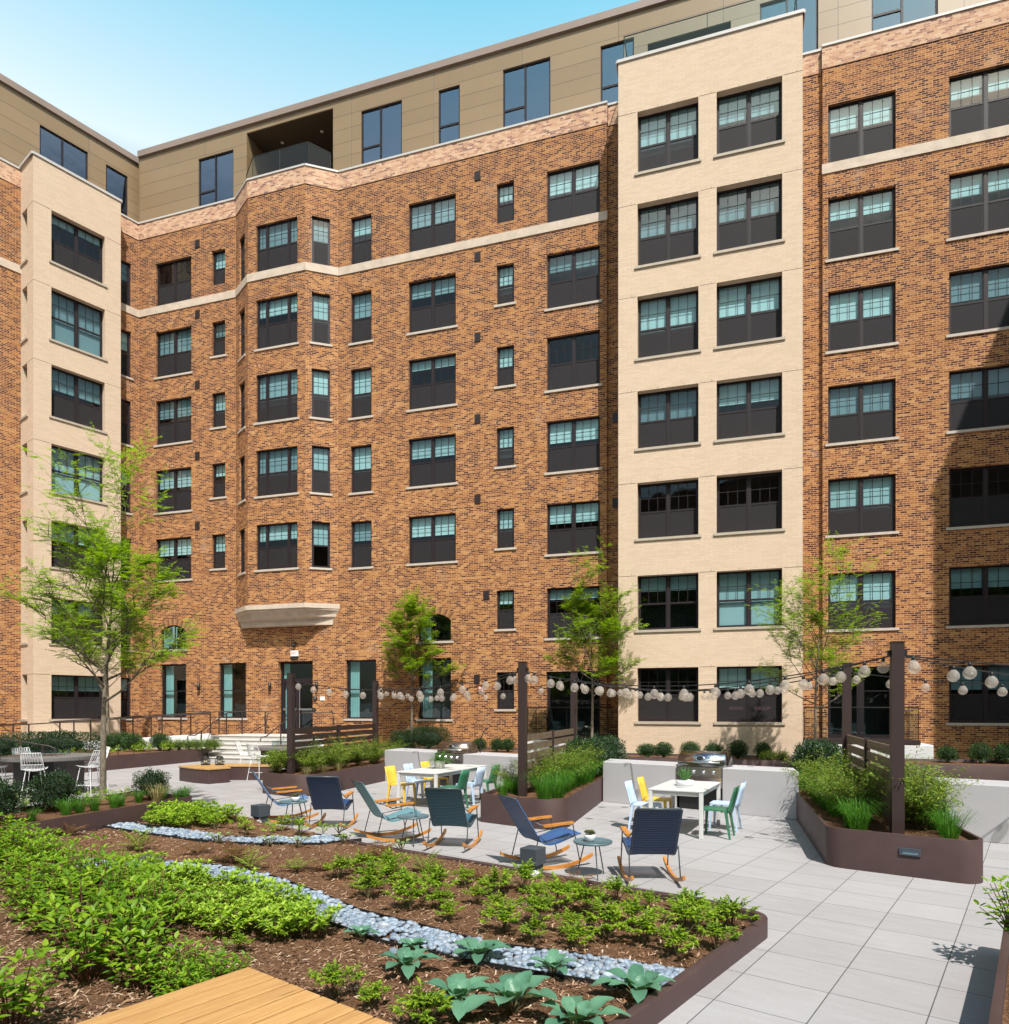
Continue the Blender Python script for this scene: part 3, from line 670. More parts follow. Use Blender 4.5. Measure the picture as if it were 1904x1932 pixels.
tc=nt.nodes.new('ShaderNodeTexCoord'); sx=nt.nodes.new('ShaderNodeSeparateXYZ'); rp=nt.nodes.new('ShaderNodeValToRGB'); mu=nt.nodes.new('ShaderNodeMix'); mu.data_type='RGBA'; mu.blend_type='MULTIPLY'; mu.inputs[0].default_value=1
el=rp.color_ramp.elements
for _ in range(3): el.new(.5)
for e_,(p_,c_) in zip(el,[(0,(.7,.75,.7)),(.51,(1.7,1.7,1.3)),(.585,(9.6,7.4,4.6)),(.72,(3.3,5.9,4.4)),(.80,(.7,1.2,1.3))]): e_.position=p_; e_.color=(*c_,1)
nt.links.new(tc.outputs['Generated'],sx.inputs[0]); nt.links.new(sx.outputs[2],rp.inputs[0]); nt.links.new(sk.outputs[0],mu.inputs[6]); nt.links.new(rp.outputs[0],mu.inputs[7]); nt.links.new(mu.outputs[2],bg.inputs[0]); bg.inputs[1].default_value=SKY_E
S.view_settings.view_transform='Standard'; S.view_settings.look='None'; S.view_settings.exposure=EXPO; S.view_settings.gamma=1
S.render.engine='CYCLES'; S.cycles.max_bounces=8; S.cycles.transparent_max_bounces=24; S.cycles.sample_clamp_indirect=4.0
try: S.cycles.use_denoising=True
except Exception: pass
# ================================================================ ground
def paving():
    t=NT('concrete pavers'); co=t.obj()
    mp=t.n('Mapping',Vector=co); mp.inputs['Rotation'].default_value=(0,0,0)
    b=t.n('TexBrick',{'offset':.0,'squash':1.0},Vector=mp.outputs[0],Color1=(0,0,0),Color2=(1,1,1),Mortar=(.5,.5,.5),Scale=1.0,Mortar_Size=.0042,Mortar_Smooth=.1,Bias=0.0,Brick_Width=.6096,Row_Height=.6096)
    tint=t.n('RGBToBW',Color=b.outputs[0]).outputs[0]
    st=t.n('Mapping',Vector=co); st.inputs['Scale'].default_value=(1.0,5.0,1.0)
    n1=t.noise(st.outputs[0],2.2,5,.65); n2=t.noise(co,45,3,.6); n3=t.noise(co,.5,4,.6)
    c=t.ramp(tint,[(0,(.335,.318,.325)),(1,(.375,.357,.365))])
    c=t.mix(.5,c,t.ramp(n1,[(.3,(.80,.77,.74)),(.7,(1,1,1))]),'MULTIPLY')
    c=t.mix(.35,c,t.ramp(n2,[(.3,(.78,.78,.78)),(.7,(1,1,1))]),'MULTIPLY')
    c=t.mix(.4,c,t.ramp(n3,[(.35,(.84,.80,.76)),(.65,(1,1,1))]),'MULTIPLY')
    c=t.mix(b.outputs[1],c,(.08,.075,.072))
    p=t.n('BsdfPrincipled',Base_Color=c,Roughness=.75); p.inputs['Specular IOR Level'].default_value=.3
    t.set(p.inputs['Normal'],t.bump(t.math('SUBTRACT',t.math('MULTIPLY',n2,.15),b.outputs[1]),.4,.004)); return t.surf(p)
lw=MB(); lw.quad((-60,-60,.004),(60,-60,.004),(60,-3.2,.004),(-60,-3.2,.004)); lo=lw.build('low_bounce_ground',mat('low_bounce_ground',(.045,.085,.02),.9,var=.5,vs=2)); lo['kind']='structure'  # unseen dark sheet behind the viewer, added to cut light bounced off the paving
g=MB(); g.quad((-400,-400,0),(400,-400,0),(400,400,0),(-400,400,0))
# paving joints: x axis along V, y axis along U
pv=g.build('paving',paving(),None,rz=-A_G); pv['kind']='structure'
pv.location=(VX*(-1.1835)+UX*5.349, VY*(-1.1835)+UY*5.349, 0)
# ================================================================ courtyard: planters, counters, furniture
def gv(p,u=0,v=0): return (p[0]+UX*u+VX*v,p[1]+UY*u+VY*v)
def nv(p,n=0,d=0): return (p[0]+NX*n+DX*d,p[1]+NY*n+DY*d)
def wd(s,D): return (DX*s+NX*D,DY*s+NY*D)
def soil_mat():
    t=NT('bark mulch'); co=t.obj()
    n1=t.noise(co,42,5,.72); n2=t.noise(co,11,3,.6); n3=t.noise(co,1.2,3,.5)
    c=t.ramp(n1,[(.25,(.05,.024,.013)),(.46,(.155,.078,.042)),(.60,(.25,.138,.08)),(.76,(.42,.28,.18))])
    c=t.mix(.5,c,t.ramp(n2,[(.3,(.5,.48,.46)),(.7,(1,1,1))]),'MULTIPLY'); c=t.mix(.4,c,t.ramp(n3,[(.35,(.75,.72,.7)),(.65,(1.15,1.1,1.05))]),'MULTIPLY')
    p=t.n('BsdfPrincipled',Base_Color=c,Roughness=.95); p.inputs['Specular IOR Level'].default_value=.1
    t.set(p.inputs['Normal'],t.bump(n1,1.0,.03)); return t.surf(p)
M['mulch']=soil_mat()
def planter(name,poly,h,rad,label,cat='planter',group=None,th=.04,soil=.07,m=None):
    """poly counter-clockwise; wall of bent sheet with rounded corners, soil inside"""
    base=poly[0]; loc=(base[0],base[1],0); q=[(x-base[0],y-base[1]) for x,y in poly]
    t=empty(name,loc,0,label,cat,group)
    o=rounded(q,rad); i=offset(o,th); n=len(o); mb=MB()
    v=[(x,y,0) for x,y in o]+[(x,y,h) for x,y in o]+[(x,y,h) for x,y in i]+[(x,y,.0) for x,y in i]
    f=[]
    for k in range(n):
        j=(k+1)%n; f+=[(k,j,n+j,n+k),(n+k,n+j,2*n+j,2*n+k),(2*n+k,2*n+j,3*n+j,3*n+k)]
    mb.add(v,f); w=mb.build('planter_wall',m or M['steel brown'],t)
    for p in w.data.polygons: p.use_smooth=True
    bevel(w,.006,2,50)
    sb=MB(); z=h-soil; sb.add([(x,y,z) for x,y in i],[tuple(range(n))]); sb.build('soil',M['mulch'],t)
    return t
PH=.50
RPp=[(4.12,8.93),(5.50,7.88),nv((5.50,7.88),7.2),nv((4.12,8.93),8.2)]
RPp=[RPp[0],RPp[1],nv(RPp[1],7.8),nv(RPp[0],8.0)]
RP=planter('steel_planter',RPp,PH,[.28,.22,.02,.02],'dark brown steel planter at the right with a recessed step light in its front','planter','brown steel planters with light posts')
MPp=[(-.43,12.40),gv((-.43,12.40),0,1.72),nv(gv((-.43,12.40),0,1.72),8.0),nv((-.43,12.40),7.4)]
MP=planter('steel_planter',MPp,PH,[.03,.38,.02,.02],'dark brown steel planter between the two grill counters','planter','brown steel planters with light posts')
LPp=[(-5.74,16.55),gv((-5.74,16.55),0,1.62),nv(gv((-5.74,16.55),0,1.62),7.2),nv((-5.74,16.55),6.8)]
LP=planter('steel_planter',LPp,PH,[.03,.5,.02,.02],'dark brown steel planter left of the grill counter nearest the steps','planter','brown steel planters with light posts')
# raised strip planter with the big tree
la=(-5.40,12.10); lbp=nv(la,-6.6)
STp=[lbp,la,nv(gv(la,0,0),.0,-1.75),nv(lbp,0,-1.75)]
STp=[nv(la,-7.5),la,nv(la,.35,-1.55),nv(la,-7.5,-1.55)]
ST=planter('steel_planter',STp,PH,[.03,.06,.06,.03],'long dark brown steel planter at the left holding the largest tree','planter')
# foundation bed along the wall
FBp=[wd(-15.2,22.2),wd(8.0,21.5),wd(8.0,23.7),wd(-3.5,23.7),wd(-3.5,25.15),wd(-15.2,25.15)]
FB=planter('foundation_planter',FBp,PH,[.02]*6,'low brown steel planting bed along the foot of the brick wall','planter')
FB2=planter('foundation_planter',[wd(8.3,21.6),wd(14,21.2),wd(14,25.15),wd(8.3,25.15)],PH,[.02]*4,'low brown steel planting bed in shade at the far right wall','planter')
# bed beside the steps
ea=(-13.4,20.9); eb=nv(ea,5.9,.2)
SBp=[ea,eb,wd(-19.75,23.1),wd(-30,23.1),nv(ea,0,-9)]
SBp=[ea,eb,nv(eb,1.2,-.3),wd(-27.5,24.2),nv(ea,1.0,-9.5)]
SB=planter('steel_planter',SBp,.47,[.05,.02,.02,.02,.02],'dark brown steel planter left of the entrance steps holding hedges','planter')
# step light in the right planter
sx_,sy_=.56,.0
t=empty('step_light',(4.12+VX*.93,8.93+VY*.93,.30),-A_G,'small rectangular grey step light set in the front of the right planter','light')
b=MB(); b.box(-.115,.115,-.016,-.001,-.045,.045); b.box(-.085,.085,-.03,-.016,.012,.022); bevel(b.build('face_plate',mat('light plate',(.09,.11,.14),.35,.6),t),.004)
b=MB(); b.box(-.08,.08,-.018,-.0155,-.025,.01); b.build('lens',mat('light lens',(.16,.24,.30),.2),t)
# ---- front bed
def bz(x,y): return .07+max(0,min(.2,(-2.0-x)*.045))
BEDo=[(2.40,6.27),(2.15,6.75),(1.30,7.55),(-.1,8.66),(-1.9,9.95),(-3.08,10.94),(-4.46,12.0),(-4.6,12.9),(-5.35,12.0),nv(la,-7.5),(-9.5,3.0),(-6,-2),(.1,1.2),(.1,3.35)]
BEDo=[BEDo[0]]+[BEDo[1]]+BEDo[2:]
bt=empty('garden_bed',(2.40,6.27,0),0,'large planting bed of bark mulch edged with a thin brown steel curb','garden bed')
loc0=lambda p:(p[0]-2.40,p[1]-6.27)
cl=[(-1.2,1.75),(.1,3.35),(2.28,6.10)]; 
edge=rounded([(-1.6,1.25),(2.42,6.28),(2.0,6.93),(1.30,7.57),(-.1,8.68),(-1.9,9.97),(-3.08,10.96),(-4.46,12.02),(-5.2,12.6)],[0,.28,.5,2,2,2,2,.5,0])
eo=[loc0(p) for p in edge]
def inner(pts,d):
    o=[]
    for k,p in enumerate(pts):
        a=Vector(pts[max(k-1,0)]); c=Vector(pts[min(k+1,len(pts)-1)]); e=(c-a).normalized(); o.append((p[0]-e.y*d,p[1]+e.x*d))
    return o
ei=inner(eo,.075)
mb=MB(); n=len(eo)
hh=[.17 if (x+2.40)>2.0 or y<0.2 else .10 for x,y in eo]
hh=[.165-.075*max(0,min(1,(y-.1)/1.4)) for x,y in eo]
v=[(*eo[k],0) for k in range(n)]+[(*eo[k],hh[k]) for k in range(n)]+[(*ei[k],hh[k]) for k in range(n)]+[(*ei[k],0) for k in range(n)]
f=[]
for k in range(n-1): f+=[(k,k+1,n+k+1,n+k),(n+k,n+k+1,2*n+k+1,2*n+k),(2*n+k,2*n+k+1,3*n+k+1,3*n+k)]
mb.add(v,f); c_=mb.build('steel_curb',M['steel brown'],bt); bevel(c_,.012,2,50)
for p in c_.data.polygons: p.use_smooth=True
# mulch surface as a gridded sheet
bedpoly=[(x+2.40,y+6.27) for x,y in ei]+[(-5.38,12.1),nv(la,-7.5),(-9.0,2.6),(-6,-1.0),(-1.7,1.1)]
mb=MB(); gx=[-9.2+i*.1 for i in range(118)]; gy=[-1.2+i*.1 for i in range(145)]
idx={}; vs=[]; fs=[]
def bzn(x,y): return bz(x,y)+.018*math.sin(x*5.1+1.3*math.sin(y*3.7))*math.sin(y*4.3+x)
for i,x in enumerate(gx):
    for j,y in enumerate(gy):
        if inside((x,y),bedpoly): idx[(i,j)]=len(vs); vs.append((x-2.40,y-6.27,bzn(x,y)))
for (i,j) in idx:
    if (i+1,j) in idx and (i,j+1) in idx and (i+1,j+1) in idx: fs.append((idx[(i,j)],idx[(i+1,j)],idx[(i+1,j+1)],idx[(i,j+1)]))
mb.add(vs,fs); b_=mb.build('mulch',M['mulch'],bt,True)
mb=MB(); mb.add([(*loc0(p),.055) for p in bedpoly],[tuple(range(len(bedpoly)))]); mb.build('soil',M['mulch'],bt)
# ---- deck
DA=P(468.7,1823.7,.42)
t=empty('wood_deck',(DA[0],DA[1],0),PI/2-A_G,'honey-coloured wooden plank platform at the lower left corner','deck')   # local +x runs along U
def wood(name,c0,c1,sc=3.0):
    t=NT(name); co=t.obj(); mp=t.n('Mapping',Vector=co); mp.inputs['Scale'].default_value=(.55,5.5,5.5)
    r=t.n('ObjectInfo').outputs['Random']; off=t.n('CombineXYZ',X=t.math('MULTIPLY',r,37.0),Y=t.math('MULTIPLY',r,11.0)).outputs[0]
    ad=t.n('VectorMath',_0=mp.outputs[0],_1=off).outputs[0]
    n1=t.noise(ad,sc,5,.65); n2=t.noise(ad,sc*9,2,.5); w=t.n('TexWave',{'wave_type':'BANDS','bands_direction':'Y'},Vector=ad,Scale=2.2,Distortion=7.0,Detail=3.0).outputs[1]
    c=t.ramp(n1,[(.25,c0),(.7,c1)]); c=t.mix(.35,c,t.ramp(w,[(0,(.62,.5,.38)),(.6,(1,1,1))]),'MULTIPLY'); c=t.mix(.25,c,t.ramp(n2,[(.3,(.6,.55,.5)),(.7,(1,1,1))]),'MULTIPLY')
    vo=t.n('TexVoronoi',Vector=ad,Scale=1.15).outputs[0]
    c=t.mix(t.ramp(vo,[(.02,(.75,.75,.75)),(.075,(0,0,0))]),c,(.13,.055,.02))
    c=t.mix(t.math('MULTIPLY',r,.28),c,(.30,.16,.06))
    p=t.n('BsdfPrincipled',Base_Color=c,Roughness=.5); t.set(p.inputs['Normal'],t.bump(n2,.15,.003)); return t.surf(p)
M['deck']=wood('deck wood',(.42,.215,.075),(.60,.355,.14))
M['bamboo']=mat('bamboo',(.52,.22,.045),.35,c2=(.40,.15,.03),vs=9)
for k in range(22):
    b=MB(); y0=-k*.145; b.box(-4.2,0,y0-.130,y0,.385,.42); o=b.build('plank',M['deck'],t); bevel(o,.006,2)
b=MB(); b.box(-4.1,-.05,-3.05,-.04,.15,.30); b.build('joist_frame',mat('joists',(.03,.017,.008),.9),t)
# ---- corner bed at the lower right
cb0=(3.16,4.48)
CBp=[gv(cb0,-3.5),gv(cb0,-3.5,3),gv(cb0,1.55,3),gv(cb0,1.55)]
CB=planter('steel_planter',CBp,.36,[.02,.02,.02,.05],'dark brown steel planter cut off by the lower right corner','planter',th=.05)
# ---- counters with grills
M['stoneware']=mat('grey concrete counter',(.43,.41,.425),.6,var=.10,vs=1.2,bump=.08,bs=30)
M['steel']=mat('brushed steel',(.50,.47,.46),.27,.95,var=.18,vs=2)
M['steel2']=mat('polished steel',(.72,.72,.74),.14,1.0)
def counter(name,p,L,label,gap=None,H=.86):
    t=empty(name,(p[0],p[1],0),-A_G,label,'counter','grey concrete counters')    # local x along V, y along U
    sk=math.tan(A_G-A_W)
    # local n direction
    d=1.0; nx=NX*VX+NY*VY; ny=NX*UX+NY*UY
    def par(a,b,z0,z1,nm,o=0):
        poly=[(a,o),(b,o),(b+nx*d,ny*d-o),(a+nx*d,ny*d-o)]
        m_=MB(); m_.prism(poly,z0,z1); q=m_.build(nm,M['stoneware'],t); bevel(q,.008,2); return q
    if gap:
        par(0,gap[0],0,H,'counter_block'); par(gap[1],L,0,H,'counter_block'); 
        m_=MB(); m_.prism([(gap[0]+.004,.12),(gap[1]-.004,.12),(gap[1]+nx*d-.004,ny*d-.01),(gap[0]+nx*d+.004,ny*d-.01)],0,.55); m_.build('grill_bay',M['black'],t)
    else: par(0,L,0,H,'counter_block')
    return t
counter('grill_counter',(-3.31,19.28),4.75,'long grey concrete grill counter farther back, left of the middle planter',(1.92,2.86))
counter('grill_counter',(2.12,15.05),4.02,'grey concrete grill counter between the middle and right planters',(1.68,2.62))
counter('grill_counter',(6.86,10.85),3.2,'grey concrete counter at the right edge behind the right planter')
def grill(p,x,label,hood):
    q=(p[0]+VX*x,p[1]+VY*x); t=empty('gas_grill',(q[0],q[1],.56),-A_G,label,'grill','built-in gas grills')
    w=.455
    b=MB(); b.box(-w,w,.02,.62,0,.30); bevel(b.build('body',M['steel'],t),.01)
    b=MB(); prof=[(.05,.31),(.045,.36),(.06,.44),(.12,.53),(.22,.59),(.34,.60),(.46,.57),(.56,.47),(.60,.31)]; n=len(prof)
    b.add([(-w-.01,y,z) for y,z in prof]+[(w+.01,y,z) for y,z in prof],[(i,n+i,n+i+1,i+1) for i in range(n-1)]+[tuple(range(n-1,-1,-1))[::-1],tuple(range(n,2*n))[::-1]])
    b.build('hood',hood,t,True); 
    b=MB(); b.tube([(-w+.03,-.02,.40),(w-.03,-.02,.40)],.018,10); 
    for xx in (-w+.06,w-.06): b.tube([(xx,-.02,.40),(xx,.06,.40)],.012,6)
    b.build('handle',M['steel2'],t,True)
    b=MB(); b.box(-w,w,-.03,.02,.12,.30); b.build('control_panel',M['steel'],t)
    for k in range(4):
        b=MB(); b.lathe([(.042,0),(.042,.012),(.03,.016),(.027,.05),(.02,.055)],16); o=b.build('knob',M['steel2'],t,True,loc=(-.30+k*.2,-.031,.205)); o.rotation_euler=(R(90),0,0)
    b=MB(); b.box(-w,w,-.028,.02,-.09,.11); b.build('drip_tray',M['steel2'],t)
    b=MB(); b.lathe([(.055,0),(.055,.008),(.04,.010),(.001,.010)],20,sx=1.35,sy=.9); o=b.build('badge',M['black'],t,True,loc=(0,.055,.47)); o.rotation_euler=(R(66),0,0)
    b=MB(); b.lathe([(.068,0),(.068,.006),(.058,.006)],24,sx=1.35,sy=.9); o=b.build('badge_rim',M['steel2'],t,True,loc=(0,.057,.47)); o.rotation_euler=(R(66),0,0)
    return t
grill((-3.31,19.28),2.39,'bronze-tinted steel gas grill built into the farther counter',mat('bronze steel',(.36,.27,.22),.25,.9,var=.2,vs=3))
grill((2.12,15.05),2.15,'shiny blue-grey steel gas grill built into the nearer counter',mat('hood steel',(.50,.50,.54),.2,1.0,var=.12,vs=3))
t=empty('grill_lamp',(*nv(gv((-3.31,19.28),.35,3.0),.3),.86),0,'thin black gooseneck lamp on the counter right of the bronze grill','lamp')
b=MB(); b.tube([(0,0,0),(0,0,.28),(.03,0,.42),(.09,0,.56),(.16,0,.62)],.012,6); b.build('gooseneck',M['black'],t,True); b=MB(); b.tube([(.14,0,.60),(.21,-.01,.655)],[.028,.02],8); b.build('lamp_head',M['black'],t,True)
# ---- posts, slat screens
postmesh=MB(); postmesh.box(-.07,.07,-.07,.07,0,2.41); pm=postmesh.mesh('post',M['rail']); 
capm=MB(); capm.box(-.075,.075,-.075,.075,2.412,2.43); capm=capm.mesh('post_cap',M['rail'])
hkm=MB(); hkm.box(-.11,-.072,-.02,.02,2.26,2.32); hkm=hkm.mesh('cable_hook',M['black']); hk2=MB(); hk2.box(.072,.11,-.02,.02,2.26,2.32); hk2=hk2.mesh('cable_hook',M['black'])
POST={}
def post(k,x,y,label):
    t=empty('light_post',(x,y,.43),-A_W,label,'post','dark bronze posts carrying string lights'); POST[k]=(x,y)
    for nm,me in (('post',pm),('post_cap',capm),('cable_hook',hkm),('cable_hook',hk2)): inst(nm,me,t)
post('RN',4.94,8.79,'dark bronze light post nearest the viewer in the right planter'); post('RF',6.35,12.96,'dark bronze light post at the far end of the right slat screen')
post('MN',.33,12.62,'dark bronze light post at the front of the middle planter'); post('MF',1.66,16.7,'dark bronze light post at the back of the middle slat screen')
post('LN',-5.15,16.85,'dark bronze light post at the front of the left planter before the door'); post('LF',-3.99,21.6,'dark bronze light post at the back of the left slat screen')
for k,x,y in (('ON',9.4,4.9),('OF',11.2,9.4)): post(k,x,y,'dark bronze light post beyond the right edge of the frame')
def slat_mat():
    t=NT('weathered slats'); co=t.obj(); mp=t.n('Mapping',Vector=co); mp.inputs['Scale'].default_value=(.8,6,6)
    n1=t.noise(mp.outputs[0],4,5,.65); c=t.ramp(n1,[(.3,(.10,.065,.042)),(.7,(.19,.135,.09))])
    return t.surf(t.n('BsdfPrincipled',Base_Color=c,Roughness=.6))
M['slat']=slat_mat()
def slatscreen(a,b,ztop,label,m):
    a=Vector(a); b=Vector(b); L=(b-a).length; ang=math.atan2((b-a).y,(b-a).x)
    t=empty('slat_screen',(a.x,a.y,.43),ang,label,'screen','horizontal slat screens between posts')
    zz=ztop-.43; k=0
    while zz>.12:
        for s0,s1 in ((.08,L/2-.05),(L/2+.05,L-.08)):
            q=MB(); q.box(s0,s1,-.015,.015,zz-.125,zz); q.build('slat',m,t)
        zz-=.172; k+=1
    q=MB(); q.box(L/2-.045,L/2+.045,-.04,.04,0,ztop-.40); q.build('upright',M['rail'],t)
slatscreen(POST['RN'],POST['RF'],1.53,'slat screen with climbing shrubs between the posts of the right planter',M['slat'])
slatscreen(POST['MN'],POST['MF'],1.53,'slat screen above the shrubs of the middle planter',M['slat'])
slatscreen(POST['LN'],POST['LF'],1.53,'dark slat screen in the left planter below the door',M['rail'])
# ---- string lights
def bulbmat():
    t=NT('ribbed bulb glass'); co=t.obj(); w=t.n('TexWave',{'wave_type':'BANDS','bands_direction':'Z'},Vector=co,Scale=30.0,Distortion=.4).outputs[1]
    df=t.n('BsdfPrincipled',Base_Color=(.80,.72,.66),Roughness=.12); df.inputs['Transmission Weight'].default_value=.0
    t.set(df.inputs['Normal'],t.bump(w,.45,.008))
    tr=t.n('BsdfTransparent',Color=(.95,.92,.88)); tl=t.n('BsdfTranslucent',Color=(.85,.78,.70))
    m1=t.n('MixShader',_0=.35,_1=df.outputs[0],_2=tl.outputs[0]); m2=t.n('MixShader',_0=t.math('MULTIPLY_ADD',w,.35,.52),_1=m1.outputs[0],_2=tr.outputs[0]); return t.surf(m2)
M['bulb']=bulbmat()
bb=MB(); bb.lathe([(.022,-.045),(.035,-.055),(.062,-.087),(.073,-.120),(.069,-.153),(.050,-.182),(.022,-.198),(.0001,-.200)],16); bulbme=bb.mesh('bulb',M['bulb'],True)
bb=MB(); bb.lathe([(.0001,.004),(.012,.002),(.02,-.012),(.023,-.05)],10); sockme=bb.mesh('socket',M['black'],True)
def strings(a,b,sag,n,off,label,z=2.70):
    a=(*POST[a],z); b=(*POST[b],z)
    t=empty('string_lights',a,0,label,'string lights','globe string lights between the posts')
    A=Vector(a); D=Vector(b)-A
    def pt(q): return D*q+Vector((0,0,-4*sag*q*(1-q)))
    c=MB(); c.tube([pt(i/28) for i in range(29)],.009,5); c.build('cable',M['black'],t)
    for k in range(n):
        q=(k+off)/n; p=pt(q)
        o=inst('bulb',bulbme,t,p,rz=k*1.3); inst('socket',sockme,o)
strings('LN','MN',.30,12,.5,'string of globe lights from the left front post to the middle front post')
strings('LF','MF',.30,12,.4,'string of globe lights from the left back post to the middle back post')
strings('LF','MN',.34,13,.6,'string of globe lights from the left back post to the middle front post')
strings('MN','RN',.34,12,.25,'string of globe lights from the middle front post to the right front post')
strings('MF','RF',.32,12,.5,'string of globe lights from the middle back post to the right back post')
strings('MN','RF',.36,13,.45,'string of globe lights crossing from the middle front post to the right back post')
strings('MF','RN',.36,13,.7,'string of globe lights crossing from the middle back post to the right front post')
strings('RN','ON',.30,10,.3,'string of globe lights leaving the right front post toward the right edge')
strings('RF','OF',.30,11,.3,'string of globe lights leaving the right back post toward the right edge')
strings('RN','OF',.34,12,.45,'string of globe lights from the right front post across the shaded corner')
# ---- rocking chairs
def rocking_chair(x,y,head,c,label):
    t=empty('rocking_chair',(x,y,0),-R(head),label,'rocking chair','slatted rocking chairs with bamboo arms')
    mm=mat('slats '+label[:12],c,.42,var=.1,vs=8); fr=M['frame grey']
    # seat profile in the y-z plane, front to top of the back (local +y is forward)
    ctl=[(.37,.415),(.31,.405),(.18,.365),(.05,.325),(-.07,.305),(-.17,.325),(-.24,.39),(-.32,.515),(-.41,.66),(-.50,.80),(-.55,.88),(-.57,.905)]
    pr=[]
    for i in range(len(ctl)-1):
        p0=Vector(ctl[max(i-1,0)]);p1=Vector(ctl[i]);p2=Vector(ctl[i+1]);p3=Vector(ctl[min(i+2,len(ctl)-1)])
        for k in range(6):
            s=k/6; pr.append(.5*((2*p1)+(p2-p0)*s+(2*p0-5*p1+4*p2-p3)*s*s+(3*p1-p0-3*p2+p3)*s**3))
    pr.append(Vector(ctl[-1]))
    L=[0]
    for a,b in zip(pr,pr[1:]): L.append(L[-1]+(b-a).length)
    def at(d):
        for i in range(len(pr)-1):
            if L[i+1]>=d: 
                q=(d-L[i])/(L[i+1]-L[i]); return pr[i].lerp(pr[i+1],q),(pr[i+1]-pr[i]).normalized()
        return pr[-1],(pr[-1]-pr[-2]).normalized()
    w=.248; sb=MB(); d=.02; tot=L[-1]
    while d<tot-.01:
        p,tg=at(d); nn=Vector((tg.y,-tg.x)); ww=w
        h=.0095; th=.006
        c4=[p+tg*h+nn*th,p+tg*h-nn*th,p-tg*h-nn*th,p-tg*h+nn*th]
        bow=.012
        xs=[-ww-.02,-ww*.5,0,ww*.5,ww+.02]; vs=[]
        for xx in xs:
            k=bow*(1-(xx/ww)**2)
            vs+=[(xx,q.x-nn.x*-k,q.y-nn.y*-k) for q in c4]
        fs=[]
        for i in range(4):
            for j in range(4): fs.append((i*4+j,i*4+(j+1)%4,(i+1)*4+(j+1)%4,(i+1)*4+j))
        fs+=[(3,2,1,0),(16,17,18,19)]
        sb.add(vs,fs); d+=.0272
    sb.build('slatted_seat',mm,t)
    fb=MB()
    for s in (-1,1): fb.tube([(s*w,p.x,p.y) for p in pr],.009,6)
    fb.tube([(-w,pr[-1].x,pr[-1].y),(w,pr[-1].x,pr[-1].y)],.012,6)
    for s in (-1,1):
        fb.tube([(s*(w+.03),-.16,.345),(s*(w+.035),-.26,.44),(s*(w+.04),-.36,.06)],.008,6)   # rear leg
        fb.tube([(s*(w+.03),.20,.555),(s*(w+.035),.23,.545),(s*(w+.04),.33,.07)],.008,6)     # front leg
        fb.tube([(s*(w+.03),.21,.55),(s*(w+.02),-.10,.50),(s*w,-.30,.60)],.008,6)
        fb.tube([(s*(w+.03),-.16,.345),(s*(w+.03),.26,.40)],.007,6)
    fb.tube([(-w-.03,-.17,.33),(w+.03,-.17,.33)],.008,6); fb.tube([(-w-.03,.24,.38),(w+.03,.24,.38)],.008,6)
    fb.build('steel_frame',fr,t,True)
    for s in (-1,1):
        a=MB(); y0,y1=-.20,.24
        poly=rounded([(s*(w+.03)-.032,y0),(s*(w+.03)+.032,y0),(s*(w+.03)+.036,y1),(s*(w+.03)-.036,y1)],.025,4)
        a.prism(poly,lambda x,y:.535+.08*(y-y0)*.5,lambda x,y:.562+.08*(y-y0)*.5); a.build('armrest',M['bamboo'],t)
        r=MB(); Rr=1.25; vs=[]; n=22
        for i in range(n+1):
            yy=-.52+1.04*i/n; z=Rr-math.sqrt(Rr*Rr-yy*yy); xx=s*(w+.04)
            vs+=[(xx-.017,yy,z),(xx+.017,yy,z),(xx+.017,yy,z+.042),(xx-.017,yy,z+.042)]
        fs=[(i*4+j,i*4+(j+1)%4,(i+1)*4+(j+1)%4,(i+1)*4+j) for i in range(n) for j in range(4)]+[(3,2,1,0),(n*4,n*4+1,n*4+2,n*4+3)]
        r.add(vs,fs); r.build('rocker',M['bamboo'],t)
M['frame grey']=mat('chair frame',(.07,.085,.095),.4,.3)
navy=(.024,.060,.165); teal=(.040,.135,.19); mid=(.05,.135,.33); sky_=(.13,.26,.50); aqua=(.17,.36,.42)
rocking_chair(-3.93,12.55,64,sky_,'light blue rocking chair in side view, leftmost of the six')
rocking_chair(-2.93,11.9,3,navy,'navy rocking chair with its back turned, behind the leftmost side table')
rocking_chair(-1.74,10.86,60,aqua,'pale aqua rocking chair in side view near the bed edge')
rocking_chair(-.74,10.24,12,teal,'dark teal rocking chair with its back turned beside the bare side table')
rocking_chair(.54,9.05,64,mid,'medium blue rocking chair in side view behind the grey cube')
rocking_chair(1.72,8.3,1,navy,'dark navy rocking chair with its back turned, nearest the viewer')
# ---- side tables
M['table blue']=mat('table blue grey',(.085,.145,.17),.38,var=.1,vs=6)
def side_table(x,y,label):
    t=empty('side_table',(x,y,0),.4,label,'side table','round metal side tables between rocking chairs')
    b=MB(); b.lathe([(.0001,.405),(.225,.405),(.232,.41),(.236,.43),(.230,.43),(.222,.416),(.0001,.416)],36); b.build('table_top',M['table blue'],t,True)
    for k in range(3):
        a=k*2*PI/3+.3; q=MB(); q.tube([(.10*math.cos(a),.10*math.sin(a),.404),(.20*math.cos(a),.20*math.sin(a),.0)],.008,6); q.build('leg',M['frame grey'],t)
side_table(-3.62,11.97,'small round blue-grey side table at the left with a succulent pot'); side_table(-1.355,10.35,'small round blue-grey side table holding only a thin holder'); side_table(1.06,8.39,'small round blue-grey side table nearest the viewer with a succulent pot')
M['pot']=mat('white ceramic',(.72,.72,.72),.3,var=.06)
